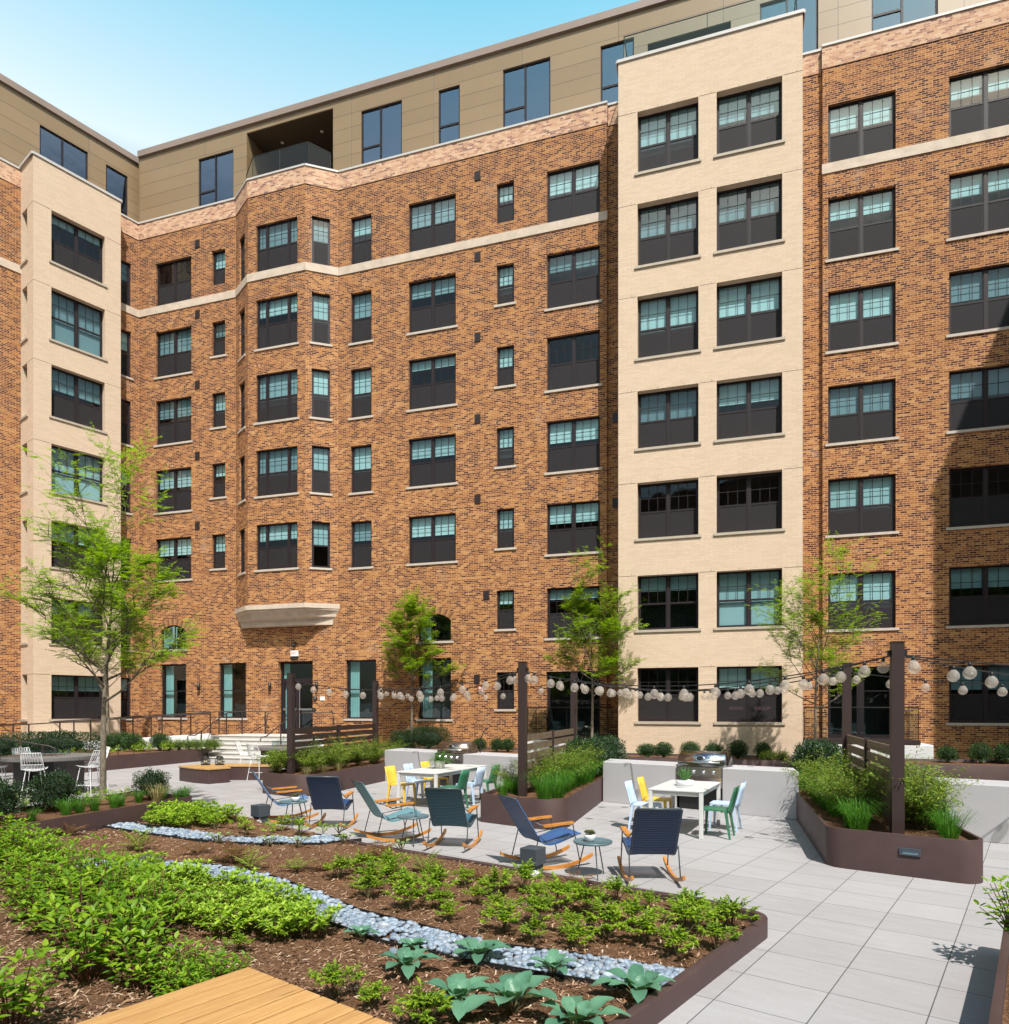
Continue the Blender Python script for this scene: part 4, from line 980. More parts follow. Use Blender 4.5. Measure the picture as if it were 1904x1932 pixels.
def leaf(mb,p,d,up,L,Wd,bend=.25,m=0):
    d=Vector(d).normalized(); s=d.cross(Vector(up)); 
    if s.length<1e-4: s=d.orthogonal()
    s.normalize(); n=s.cross(d); p=Vector(p)
    a=p+d*L*.45+s*Wd*.5+n*Wd*.18; b=p+d*L*.45-s*Wd*.5+n*Wd*.18; mid_=p+d*L*.5; tip=p+d*L-n*L*bend
    mb.add([p,a,tip,b,mid_],[(0,4,1),(1,4,2),(0,3,4),(3,2,4)],None,m)
def leafmat(name,cols,tl=.35,rough=.5,spec=.35):
    t=NT(name); rnd=t.n('NewGeometry').outputs['Random Per Island']
    k=len(cols); c=t.ramp(rnd,[(i/(k-1),cc) for i,cc in enumerate(cols)])
    oi=t.n('ObjectInfo').outputs['Random']; c=t.mix(.5,c,t.ramp(oi,[(0,(.72,.75,.7)),(1,(1.15,1.1,1.0))]),'MULTIPLY')
    p=t.n('BsdfPrincipled',Base_Color=c,Roughness=rough); p.inputs['Specular IOR Level'].default_value=spec
    tr=t.n('BsdfTranslucent',Color=t.mix(1.0,c,(1.25,1.45,.55),'MULTIPLY'))
    return t.surf(t.n('MixShader',_0=tl,_1=p.outputs[0],_2=tr.outputs[0]))
M['succ']=leafmat('succulent leaf',[(.10,.13,.045),(.16,.19,.06),(.17,.10,.055),(.12,.20,.08)],.1)
M['agave']=leafmat('agave leaf',[(.045,.13,.03),(.07,.19,.04),(.10,.24,.06)],.15)
M['fern']=leafmat('fern leaf',[(.05,.16,.03),(.08,.24,.045),(.12,.32,.06)],.35)
def potplant(x,y,z,kind,label):
    t=empty('potted_plant',(x,y,z),0,label,'potted plant'); rr=random.Random(len(label)+int(x*100))
    if kind=='succ':
        b=MB(); b.lathe([(.035,0),(.055,.02),(.07,.06),(.066,.085),(.06,.085),(.058,.06),(.0001,.06)],20); b.build('pot',M['pot'],t,True)
        f=MB()
        for k in range(7):
            a=k*2.4; r=.045 if k else 0; c=Vector((r*math.cos(a),r*math.sin(a),.085+.02*rr.random()))
            for j in range(14):
                b_=j*2.4; e=.35+.9*j/14; leaf(f,c,(math.cos(b_)*math.cos(e),math.sin(b_)*math.cos(e),math.sin(e)),(0,0,1),.05,.024,-.2)
        f.build('foliage',M['succ'],t)
    elif kind=='agave':
        b=MB(); b.lathe([(.12,0),(.135,.01),(.145,.05),(.145,.09),(.13,.095),(.125,.08),(.0001,.08)],28); b.build('pot',M['pot'],t,True)
        f=MB()
        for j in range(16):
            a=j*2.4; e=.75+.7*j/16; leaf(f,(.03*math.cos(a),.03*math.sin(a),.08),(math.cos(a)*math.cos(e),math.sin(a)*math.cos(e),math.sin(e)),(0,0,1),.19+.08*j/16,.05,-.05)
        f.build('foliage',M['agave'],t)
    else:
        b=MB(); b.lathe([(.09,0),(.10,.01),(.115,.10),(.12,.17),(.11,.17),(.105,.15),(.0001,.15)],24); b.build('pot',mat('stone pot',(.55,.52,.47),.6,var=.25,vs=14),t,True)
        f=MB()
        for j in range(46):
            a=j*2.4; e=1.25-1.0*j/46; v0=Vector((math.cos(a)*math.cos(e),math.sin(a)*math.cos(e),math.sin(e))); Lf=.26+.12*rr.random(); p=Vector((0,0,.15)); 
            for k in range(10):
                s=k/10; p=p+v0*Lf/10; v0=(v0+Vector((0,0,-.13))).normalized(); sd=v0.cross(Vector((0,0,1))).normalized(); ll=.075*(1-s*.75)
                for q in (-1,1): leaf(f,p,(sd*q+v0*.45),(0,0,1),ll,.02,.1)
        f.build('foliage',M['fern'],t)
potplant(-3.58,11.97,.416,'succ','small white pot of mixed succulents on the leftmost side table'); potplant(1.03,8.42,.416,'succ','small white pot of mixed succulents on the nearest side table')
t=empty('candle_holder',(-1.31,10.33,.416),0,'thin dark metal holder standing on the bare side table','holder')
b=MB(); b.lathe([(.03,0),(.03,.006),(.006,.01)],14); b.build('base',M['frame grey'],t); b=MB(); b.tube([(0,0,.008),(.006,0,.07),(-.002,0,.13)],.005,6); b.build('stem',M['frame grey'],t)
for x,y,lb in ((-4.20,12.02,'dark grey cube bollard light at the bed edge beside the leftmost rocking chair'),(.34,8.36,'dark grey cube bollard light at the bed edge before the medium blue chair')):
    t=empty('bollard_light',(x,y,0),-R(33),lb,'bollard light','grey cube bollard lights')
    b=MB(); b.box(-.115,.115,-.115,.115,.16,.36); o=b.build('housing',mat('bollard grey',(.050,.060,.075),.5,var=.12,vs=8),t); bevel(o,.008); b=MB(); b.box(-.09,.09,-.09,.09,0,.16); b.build('stem',mat('bollard stem',(.035,.04,.05),.6),t)
    b=MB(); b.lathe([(.001,0),(.07,0),(.06,.1),(.001,.12)],10,c=(.10,-.12,0),sx=1,sy=.8); b.build('footing_stone',mat('footing stone',(.5,.5,.5),.8),t,True)
# ---- dining tables and chairs
def plastic(nm,c): return mat(nm,c,.45,var=.05,vs=3)
M['c yellow']=plastic('yellow plastic',(.72,.47,.06)); M['c green']=plastic('green plastic',(.035,.155,.085)); M['c blue']=plastic('light blue plastic',(.46,.57,.74)); M['ctable']=mat('off-white table',(.56,.55,.54),.45,var=.06,vs=2)
CH={}
def chair_meshes():
    seat=MB(); poly=rounded([(-.215,-.19),(.215,-.19),(.205,.21),(-.205,.21)],.05,4); seat.prism(poly,.425,lambda x,y:.447+.006*abs(y)); 
    back=MB(); n=8; vs=[]; zs=[.40,.46,.55,.68,.80]
    for th in (0,.022):
        for i,z in enumerate(zs):
            for k in range(n+1):
                x=-.20+.40*k/n; x*=(1-.04*i); y=-.19-.10*(z-.42)/.4-.045*(1-(x/.2)**2)-th; vs.append((x,y,z))
    W_=n+1; m=len(zs); fs=[]
    for i in range(m-1):
        for k in range(n):
            a=i*W_+k; fs.append((a,a+W_,a+W_+1,a+1)); b=a+m*W_; fs.append((b,b+1,b+W_+1,b+W_))
    o=m*W_
    for i in range(m-1): fs+=[(i*W_,o+i*W_,o+(i+1)*W_,(i+1)*W_),(i*W_+n,(i+1)*W_+n,o+(i+1)*W_+n,o+i*W_+n)]
    for k in range(n): fs+=[((m-1)*W_+k,o+(m-1)*W_+k,o+(m-1)*W_+k+1,(m-1)*W_+k+1),(k,k+1,o+k+1,o+k)]
    back.add(vs,fs)
    legs=[]
    for sx,sy in ((-1,1),(1,1),(-1,-1),(1,-1)):
        l=MB(); x0,y0=sx*.185,sy*.175-.0; x1,y1=sx*.205,sy*.20-(.04 if sy<0 else 0)
        l.add([(x1-.014,y1-.014,0),(x1+.014,y1-.014,0),(x1+.014,y1+.014,0),(x1-.014,y1+.014,0),(x0-.024,y0-.022,.43),(x0+.024,y0-.022,.43),(x0+.024,y0+.022,.43),(x0-.024,y0+.022,.43)],[(3,2,1,0),(4,5,6,7),(0,1,5,4),(1,2,6,5),(2,3,7,6),(3,0,4,7)]); legs.append(l)
    return seat,back,legs
def dchair(x,y,rz,col,label,group):
    t=empty('dining_chair',(x,y,0),rz,label,'chair',group)
    if col not in CH:
        s,b,l=chair_meshes(); m=M['c '+col]; CH[col]=(s.mesh('seat',m),b.mesh('backrest',m,True),[q.mesh('leg',m) for q in l])
    s,b,l=CH[col]; inst('seat',s,t); inst('backrest',b,t)
    for q in l: inst('leg',q,t)
def dtable(cx,cy,ang,w,L,label,chairs,grp):
    t=empty('dining_table',(cx,cy,0),-R(ang),label,'table','off-white outdoor dining tables')
    b=MB(); b.box(-w/2,w/2,-L/2,L/2,.715,.74); bevel(b.build('table_top',M['ctable'],t),.006)
    b=MB()
    for s in (-1,1): b.box(s*(w/2-.045)-.012,s*(w/2-.045)+.012,-L/2+.05,L/2-.05,.65,.714)
    for s in (-1,1): b.box(-w/2+.05,w/2-.05,s*(L/2-.045)-.012,s*(L/2-.045)+.012,.65,.713)
    b.build('apron',M['ctable'],t)
    for sx in (-1,1):
        for sy in (-1,1): q=MB(); q.box(sx*(w/2-.035)-.03,sx*(w/2-.035)+.03,sy*(L/2-.035)-.03,sy*(L/2-.035)+.03,0,.714); bevel(q.build('leg',M['ctable'],t),.006)
    a=R(ang)
    for side,al,col,lb in chairs:
        # side -1 is the left of the table; chairs face the table
        off=(w/2+.13)*side; x=cx+math.cos(a)*off+math.sin(a)*al; y=cy-math.sin(a)*off+math.cos(a)*al
        dchair(x,y,-a+(PI/2 if side>0 else -PI/2),col,lb,grp)
dtable(-1.29,14.87,26,.95,2.15,'long off-white dining table at the farther counter with a fern pot',[(-1,-.68,'yellow','yellow plastic chair at the front left of the long table'),(-1,0,'blue','light blue plastic chair on the left side of the long table between two yellow ones'),(-1,.68,'yellow','yellow plastic chair at the far left of the long table'),(1,-.68,'green','green plastic chair at the front right of the long table'),(1,0,'blue','light blue plastic chair on the right side of the long table between two green ones'),(1,.68,'green','green plastic chair at the far right of the long table')],'plastic chairs round the long table')
dtable(3.02,11.62,27,.86,1.55,'shorter off-white dining table before the nearer grill with an agave bowl',[(-1,-.40,'blue','light blue plastic chair at the front left of the shorter table'),(-1,.32,'yellow','yellow plastic chair at the far left of the shorter table'),(1,-.40,'green','green plastic chair at the front right of the shorter table'),(1,.32,'blue','light blue plastic chair at the far right of the shorter table')],'plastic chairs round the shorter table')
potplant(-1.38,14.82,.74,'fern','bushy green fern in a pale stone pot on the long dining table'); potplant(2.98,11.55,.74,'agave','spiky green agave in a low white bowl on the shorter dining table')
# ---- bench with lanterns
M['teak']=wood('bench teak',(.42,.24,.085),(.55,.34,.14))
q0=P(370,1477); t=empty('corner_bench',(q0[0],q0[1],0),-A_G,'L-shaped brown steel bench with a honey wood seat near the steps','bench')
# local x along V, y along U
w2l=lambda p:((p[0]-q0[0])*VX+(p[1]-q0[1])*VY,(p[0]-q0[0])*UX+(p[1]-q0[1])*UY)
a1=w2l(P(416,1474)); a2=w2l(P(318,1469)); 
Lp=[(-1.15,.05),(.0,-.05),(.62,.10),(.62,.55),(.05,.62),(.75,2.05),(.25,2.3),(-.35,1.15),(-1.15,.75)]
Lp=[(-.98,.0),(.0,-.06),(.60,.02),(.62,.62),(-.18,.75),(.95,1.55),(.95,2.05),(.3,2.1),(-.98,1.0)]
b=MB(); b.prism(rounded(Lp,[.15,.2,.02,.02,.02,.02,.02,.15,.2]),0,.37); bevel(b.build('base',M['steel brown'],t),.008)
b=MB(); b.prism(rounded(offset(Lp,-.02),[.15,.2,.02,.02,.02,.02,.02,.15,.2]),.372,.41); bevel(b.build('seat',M['teak'],t),.006)
for k,(x,y) in enumerate(((-.62,.62),(-.30,.86))):
    p=(q0[0]+VX*x+UX*y,q0[1]+VY*x+UY*y); l=empty('candle_lantern',(*p,.41),0,('left','right')[k]+' of two black wire lanterns with a cream candle on the wooden bench','lantern','black lanterns on the bench')
    b=MB(); b.lathe([(.12,0),(.125,.02),(.11,.03),(.0001,.03)],20); b.build('tray',M['black'],l)
    b=MB()
    for j in range(10):
        a=j*PI/5; b.tube([(.11*math.cos(a),.11*math.sin(a),.02),(.125*math.cos(a),.125*math.sin(a),.10),(.10*math.cos(a),.10*math.sin(a),.20),(.03*math.cos(a),.03*math.sin(a),.25)],.006,4)
    b.lathe([(.10,.19),(.085,.235),(.03,.255),(.0001,.26)],16); b.tube([(.13*math.cos(a_*PI/12),.13*math.sin(a_*PI/12),.09) for a_ in range(25)],.006,4); b.build('cage',M['black'],l)
    b=MB(); b.lathe([(.05,.03),(.05,.17),(.0001,.175)],16); b.build('candle',mat('candle wax',(.66,.60,.48),.5),l,True)
# ---- fire tables with wire stools
M['ftable']=mat('charcoal fire table',(.075,.072,.074),.55,var=.15,vs=4); M['ftop']=mat('fire table top',(.155,.145,.14),.5,var=.18,vs=3); M['wire']=mat('white wire',(.72,.72,.74),.4)
def fire_table(x,y,label,rr=.95):
    t=empty('fire_table',(x,y,0),0,label,'fire table')
    b=MB(); b.lathe([(.0001,.80),(rr-.06,.80),(rr,.82),(rr,.89),(rr-.02,.90),(.42,.90)],48); b.build('table_top',M['ftop'],t)
    b=MB(); b.lathe([(.42,.895),(.42,.87),(.0001,.87)],32); b.build('burner_pan',M['black'],t)
    b=MB(); b.box(-.62,-.32,-.34,.34,0,.80); b.build('pedestal',M['ftable'],t); b=MB(); b.box(.32,.62,-.34,.34,0,.80); b.build('pedestal',M['ftable'],t); b=MB(); b.box(-.315,.315,-.22,.22,.25,.797); b.build('burner_box',M['black'],t)
    b=MB()
    ps=[(.44*math.cos(a_*PI/2+PI/4),.44*math.sin(a_*PI/2+PI/4)) for a_ in range(5)]
    for p,q in zip(ps,ps[1:]): b.quad((*p,.905),(*q,.905),(*q,1.07),(*p,1.07))
    b.build('wind_guard',M['rail glass'],t)
    b=MB()
    for j in range(30):
        a=j*2.4; r=.05*math.sqrt(j)+.02; b.lathe([(.0001,-.02),(.03,-.01),(.03,.015),(.0001,.03)],6,c=(r*math.cos(a),r*math.sin(a),.895))
    b.build('lava_rock',mat('lava rock',(.16,.07,.05),.9,var=.4,vs=20),t)
    return t
def stool(x,y,rz,label,grp):
    t=empty('wire_stool',(x,y,0),rz,label,'stool',grp)
    if 'stool' not in CH:
        s=MB(); n=9
        # seat and back shell points: u across, v from front edge to back top
        def sh(u,v):
            if v<1: y=.20-.40*v; z=.66-.035*math.sin(v*PI*.8)+.0*u; w=.20+.02*v
            else: q=v-1; y=-.20-.13*q; z=.67+.34*q+.03*q*q; w=.22-.03*q
            zz=.035*(u*u) if v<1 else 0; yy=.06*(u*u) if v>=1 else .02*u*u*v
            return (w*u,y+yy,z+zz)
        r_=.0055
        for k in range(n+1):
            u=-1+2*k/n; s.tube([sh(u,v/10) for v in range(0,11)],r_,4)
        for v in (0,1.0,1.3,1.98): s.tube([sh(-1+2*k/12,v) for k in range(13)],r_*(1.5 if v in(0,1.98) else 1),5)
        for u in (-1,1): s.tube([sh(u,v/10) for v in range(0,20)],r_*1.4,5)
        m=8
        for k in range(m):
            u0=-1+2*k/m; u1=-1+2*(k+1)/m; um=(u0+u1)/2
            s.tube([sh(u0,1.98),sh(um,1.3),sh(u1,1.98)],r_,4); s.tube([sh(u0,1.98),sh(um,1.64),sh(u1,1.98)],r_,4)
            s.tube([sh(um,1.3),sh(um,1.0)],r_,4); s.tube([sh(u0,1.3),sh(u0,1.0)],r_,4)
        for v in (.25,.5,.75): s.tube([sh(-1+2*k/8,v) for k in range(9)],r_,4)
        me1=s.mesh('wire_seat',M['wire'])
        lg=[]
        for sx in (-1,1):
            for sy in (-1,1): q=MB(); q.tube([(sx*.14,sy*.13,.63),(sx*.22,sy*.215,0)],.008,6); lg.append(q.mesh('leg',M['wire']))
        f=MB(); c4=[(-.19,-.185,.22),(.19,-.185,.22),(.19,.185,.22),(-.19,.185,.22),(-.19,-.185,.22)]
        for a,b in zip(c4,c4[1:]): f.tube([a,b],.007,5)
        CH['stool']=(me1,lg,f.mesh('footrest',M['wire']))
    a,lg,f=CH['stool']; inst('wire_seat',a,t); inst('footrest',f,t)
    for q in lg: inst('leg',q,t)
FT=(-10.75,16.5); fire_table(*FT,'round charcoal fire table with a glass wind guard at the left edge',.98)
def around(c,r,ang): return (c[0]+r*math.cos(R(ang)),c[1]+r*math.sin(R(ang)))
for ang,lb in ((-8,'white wire stool right of the left fire table, side on beside the tree trunk'),(-72,'white wire stool, back to the viewer, behind a dark bush at the left fire table'),(58,'white wire stool on the far side of the left fire table before the hedge'),(150,'white wire stool on the far left of the left fire table'),(205,'white wire stool at the left image edge beside the left fire table')):
    x,y=around(FT,1.04,ang); stool(x,y,R(ang)+PI/2,lb,'white wire stools at the left fire table')
FT2=(-6.45,20.6); fire_table(*FT2,'round grey fire table half hidden behind the left planter shrubs',.9)
for ang,lb in ((188,'white wire stool seen from the side at the table by the steps'),(246,'white wire stool with its back to the viewer at the table by the steps'),(60,'white wire stool behind the table by the steps, mostly hidden')):
    x,y=around(FT2,1.1,ang); stool(x,y,R(ang)+PI/2,lb,'white wire stools at the table by the steps')
# ---- entrance steps, landing, ramp, railings
st=empty('entrance_steps',(*wd(-17.6,22.0),0),-A_W,'pale stone steps leading up to the entrance door','steps')
nst=6; M['step']=mat('pale stone steps',(.53,.50,.47),.7,var=.12,vs=2)
for k in range(nst):
    b=MB(); b.box(-1.86,1.9,k*.30,(nst)*.30+.6 if k==nst-1 else (k+1)*.30+.02,0 if k==0 else .0,.92*(k+1)/nst-.045); b.build('riser',mat('step riser',(.44,.41,.385),.75,var=.12,vs=2) if k==0 else bpy.data.materials['step riser'],st)
    b=MB(); b.box(-1.88,1.92,k*.30-.03,(k+1)*.30+.05 if k<nst-1 else nst*.30+1.38,.92*(k+1)/nst-.043,.92*(k+1)/nst); bevel(b.build('tread',M['step'],st),.01)
R0=(-11.75,27.95); R1=(-20.6,26.75); RA=math.atan2(R0[1]-R1[1],R0[0]-R1[0]); RL_=math.dist(R0,R1)
rp=empty('entrance_ramp',(*R0,0),RA,'white concrete ramp rising along the wall to the entrance landing','ramp')
b=MB(); b.prism([(-RL_,0),(0,0),(0.35,1.45),(-RL_,1.15)],0,lambda x,y:.90+.062*min(x,0)); b.build('ramp_slab',M['white'],rp)
b=MB(); b.prism([(-RL_,-.14),(.02,-.14),(.02,-.002),(-RL_,-.002)],0,lambda x,y:1.0+.062*min(x,0)); bevel(b.build('ramp_curb',M['white'],rp),.02)
def RP_(x,y,z): return (R0[0]+math.cos(RA)*x-math.sin(RA)*y,R0[1]+math.sin(RA)*x+math.cos(RA)*y,z)
def railing(name,label,pts,posts,h=.86,grp=None,ext=None,r=.021):
    """pts: foot points (x, y, z); rail runs h above them"""
    t=empty(name,pts[0],0,label,'railing',grp); o=Vector(pts[0])
    top=[Vector(p)+Vector((0,0,h))-o for p in pts]
    b=MB(); 
    line=list(top)
    if ext: line=[Vector(e)-o for e in ext[0]]+line+[Vector(e)-o for e in ext[1]]
    b.tube(line,r,8); b.build('handrail',M['rail'],t,True)
    for i,q in posts:
        p=Vector(pts[i]).lerp(Vector(pts[i+1]),q)-o; m=MB(); m.box(p.x-.02,p.x+.02,p.y-.02,p.y+.02,p.z,p.z+h); m.build('rail_post',M['rail'],t)
def W3(s,D,z): return (*wd(s,D),z)
fr_=[RP_(-RL_,-.07,1.0-.062*RL_),RP_(0,-.07,1.0)]
railing('handrail','dark bronze handrail along the front of the entrance ramp',fr_,[(0,q/8) for q in range(9)],.80,'bronze railings at the entrance')
bk=[RP_(-RL_,1.0,.92-.062*RL_),RP_(0,1.2,.92),W3(-18.3,24.9,.92)]
railing('handrail','dark bronze handrail along the wall side of the entrance ramp',bk,[(0,q/8) for q in range(1,9)]+[(1,.5),(1,1)],.94,'bronze railings at the entrance',ext=([],[W3(-18.15,24.88,1.80),W3(-18.25,24.88,1.3),W3(-18.25,24.88,.95)]))
sl=[W3(-19.4,22.1,.10),W3(-19.4,23.9,.95)]
railing('handrail','sloping bronze handrail on the left side of the steps',sl,[(0,.18),(0,.98)],.86,'bronze railings at the entrance',ext=([W3(-19.4,21.75,.15),W3(-19.4,21.7,.95),W3(-19.4,21.8,.98)],[W3(-19.4,24.4,1.83),W3(-19.4,24.4,1.70)]))
sr=[W3(-16.2,22.1,.10),W3(-16.2,23.9,.95)]
railing('handrail','sloping bronze handrail on the right side of the steps before the door',sr,[(0,.5),(0,.98)],.86,'bronze railings at the entrance',ext=([W3(-16.2,21.75,.80),W3(-16.2,21.8,.93)],[W3(-16.2,24.4,1.83),W3(-14.9,24.6,1.83),W3(-14.85,24.6,1.3)]))
lp0=(-15.6,20.4); railing('handrail','bronze handrail sloping down behind the left fire table',[(-17.6,19.2,1.0),(-13.2,20.2,.12)],[(0,.3),(0,.6),(0,.97)],.80,'bronze railings at the entrance',ext=([],[(-13.0,20.2,.85),(-13.0,20.2,.55)]))
# patio at the far left of the left wing
po=empty('corner_patio',(-18.6,22.6,0),A_L,'white concrete patio with a glass railing at the left image edge','patio')
b=MB(); b.box(-5,.6,0,1.9,0,.82); bevel(b.build('patio_slab',M['white'],po),.03); b=MB(); b.box(-5,.5,-.012,1.8,.822,.96); b.build('patio_edge',M['rail'],po)
glassrail('glass_railing',po,[(-5,.06),(.42,.06),(.42,1.7)],.96,1.05)
# ================================================================ plants
rng=random.Random(11)
def rv(s=1.0): return rng.uniform(-s,s)
def sph(a,e): return Vector((math.cos(a)*math.cos(e),math.sin(a)*math.cos(e),math.sin(e)))
M['l bright']=leafmat('bright perennial leaf',[(.085,.165,.010),(.15,.25,.014),(.24,.35,.020),(.32,.42,.032)],.38)
M['l rosette']=leafmat('rosette leaf',[(.12,.22,.014),(.21,.33,.022),(.31,.44,.036),(.39,.50,.06)],.32)
M['l big']=leafmat('broad shrub leaf',[(.075,.175,.012),(.14,.26,.016),(.22,.36,.022),(.32,.45,.035)],.45,.42)
M['l box']=leafmat('boxwood leaf',[(.018,.050,.014),(.028,.075,.018),(.045,.105,.024),(.06,.13,.03)],.18,.42)
M['l dark']=leafmat('dark hedge leaf',[(.010,.030,.012),(.018,.048,.017),(.03,.065,.022),(.042,.085,.028)],.12,.4)
M['l vine']=leafmat('yellow green shrub leaf',[(.07,.13,.015),(.12,.20,.02),(.19,.27,.03),(.28,.33,.05)],.35)
M['l grass']=leafmat('grass blade',[(.045,.15,.012),(.07,.21,.018),(.11,.27,.025)],.35)
M['l dry']=leafmat('dry grass blade',[(.20,.17,.07),(.30,.25,.11),(.38,.33,.17)],.2)
M['l hosta']=leafmat('hosta leaf',[(.075,.19,.125),(.10,.235,.15),(.13,.275,.175)],.2,.4)
M['l fern']=leafmat('yellow fern leaf',[(.12,.20,.02),(.20,.28,.03),(.26,.32,.06)],.35)
M['l rust']=leafmat('rusty fern leaf',[(.10,.05,.02),(.20,.075,.03),(.12,.12,.03),(.24,.10,.04)],.25)
M['l tree']=leafmat('honey locust leaf',[(.13,.21,.010),(.21,.31,.014),(.29,.40,.020),(.38,.47,.032)],.5)
M['l varieg']=leafmat('variegated leaf',[(.16,.24,.05),(.30,.36,.14),(.10,.20,.04)],.25)
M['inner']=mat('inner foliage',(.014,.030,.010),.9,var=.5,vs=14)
M['stem']=mat('plant stem',(.10,.085,.035),.8); M['stem red']=mat('reddish stem',(.13,.05,.03),.8)
def bark():
    t=NT('bark'); co=t.obj(); mp=t.n('Mapping',Vector=co); mp.inputs['Scale'].default_value=(1,1,.35)
    n=t.noise(mp.outputs[0],26,5,.65); n2=t.noise(co,3,3,.5); c=t.ramp(n,[(.3,(.075,.058,.044)),(.7,(.26,.215,.17))]); c=t.mix(.5,c,t.ramp(n2,[(.35,(.6,.58,.5)),(.65,(1.1,1.1,1.05))]),'MULTIPLY')
    p=t.n('BsdfPrincipled',Base_Color=c,Roughness=.9); t.set(p.inputs['Normal'],t.bump(n,.8,.02)); return t.surf(p)
M['bark']=bark()
def mk_perennial(seed,n=22,H=.30,Rr=.22,lf=.058,m='l bright'):
    rng.seed(seed); f=MB(); s=MB()
    for i in range(n):
        a=i*2.4+rv(.3); e=R(rng.uniform(38,85)); d=sph(a,e); h=H*rng.uniform(.6,1.1); tip=Vector((0,0,0))+Vector((d.x*Rr*1.5,d.y*Rr*1.5,0))*math.cos(e)+Vector((0,0,h*math.sin(e)))
        mid=tip*.55+Vector((0,0,h*.12)); s.tube([(0,0,0),mid,tip],.0028,3,caps=False)
        for b in range(3):
            o=tip if b==0 else mid.lerp(tip,.35*b+.1); bd=(d+Vector((rv(.7),rv(.7),rv(.25)))).normalized() if b else d
            base=o; bd.z=bd.z*.35
            for k in range(5):
                side=bd.cross(Vector((0,0,1))).normalized()
                if k==0: leaf(f,base+bd*.045,bd+Vector((0,0,.1)),(0,0,1),lf*1.15,lf*.52,.18)
                else:
                    q=1 if k%2 else -1; p=base+bd*(.012 if k<3 else .036)
                    leaf(f,p,bd*.55+side*q*.9+Vector((0,0,rv(.25)+.1)),(0,0,1),lf*rng.uniform(.75,1.05),lf*.48,.22)
    return f.mesh('foliage',M[m]),s.mesh('stem',M['stem'])
def mk_rosette(seed,n=26,H=.24,Rr=.20,m='l rosette'):
    rng.seed(seed); f=MB(); s=MB()
    for i in range(n):
        r=Rr*math.sqrt((i+.5)/n); a=i*2.4; p=Vector((r*math.cos(a),r*math.sin(a),H*rng.uniform(.45,1.05)*(1-.3*r/Rr))); s.tube([(p.x*.5,p.y*.5,0),p],.003,3,caps=False)
        for k in range(9):
            b=k*2.4+rv(.3); e=R(5+55*k/9+rv(8)); leaf(f,p,sph(b,e),(0,0,1),rng.uniform(.045,.065),.026,.15)
        for k in range(4):
            b=k*1.9; leaf(f,p*.72,sph(b,R(5)),(0,0,1),.055,.026,.2)
    return f.mesh('foliage',M[m]),s.mesh('stem',M['stem'])
def mk_bigleaf(seed,n=24,H=.55,Rr=.32,lf=.105):
    rng.seed(seed); f=MB(); s=MB()
    for i in range(n):
        a=i*2.4+rv(.3); q=math.sqrt((i+.5)/n); r=Rr*q; h=H*rng.uniform(.55,1.08)*(1-.35*q*q); top=Vector((r*math.cos(a),r*math.sin(a),h)); b0=Vector((top.x*.25,top.y*.25,0))
        s.tube([b0,b0.lerp(top,.5)+Vector((0,0,.03)),top],[.006,.005,.003],4,caps=False); ax=(top-b0).normalized()
        for lv in range(4):
            o=b0.lerp(top,1-.19*lv)
            for k in range(2 if lv else 4):
                b=lv*1.57+k*(PI if lv else PI/2)+rv(.35)+i; d=sph(b,R((38 if lv==0 else 12)+rv(18)))
                L=lf*rng.uniform(.75,1.15)*(0.75 if lv==0 else 1); p=o+d*.02; sd=d.cross(Vector((0,0,1))).normalized(); nn=sd.cross(d)
                w=L*.56; cr=-nn*w*.10
                pts=[p,p+d*L*.28+sd*w*.40+nn*w*.05,p+d*L*.62+sd*w*.38-nn*L*.03,p+d*L-nn*L*.16,p+d*L*.62-sd*w*.38-nn*L*.03,p+d*L*.28-sd*w*.40+nn*w*.05,p+d*L*.3+cr,p+d*L*.64+cr-nn*L*.04]
                f.add(pts,[(0,6,1),(1,6,7,2),(2,7,3),(0,5,6),(5,4,7,6),(4,3,7)])
    return f.mesh('foliage',M['l big']),s.mesh('stem',M['stem red'])
def mk_hosta(seed,n=15,L0=.20):
    rng.seed(seed); f=MB(); s=MB()
    for i in range(n):
        a=i*2.4+rv(.25); q=i/n; e=R(62-48*q+rv(8)); d=sph(a,e); pl=.06+.11*q; p=Vector((0,0,.02))+sph(a,R(70-35*q))*pl; s.tube([(0,0,0),p],.006,4,caps=False)
        L=L0*rng.uniform(.8,1.15)*(.75+.35*q); Wd=L*.62; sd=d.cross(Vector((0,0,1))).normalized(); nn=sd.cross(d); grid=[]; N=6
        for k in range(N+1):
            t_=k/N; w=Wd*.5*math.sin(PI*min(1,(t_*.92+.06)))**.7*(1-.25*t_) if k<N else 0; c=p+d*L*t_-Vector((0,0,1))*L*.32*t_*t_
            for j,u in enumerate((-1,-.5,0,.5,1)): grid.append(c+sd*w*u+nn*(w*.35*abs(u)+.006*math.sin(9*t_+2*u)))
        fs=[(k*5+j,k*5+j+1,(k+1)*5+j+1,(k+1)*5+j) for k in range(N) for j in range(4)]
        f.add(grid,fs)
    me=f.mesh('foliage',M['l hosta'],True); return me,s.mesh('stem',M['stem'])
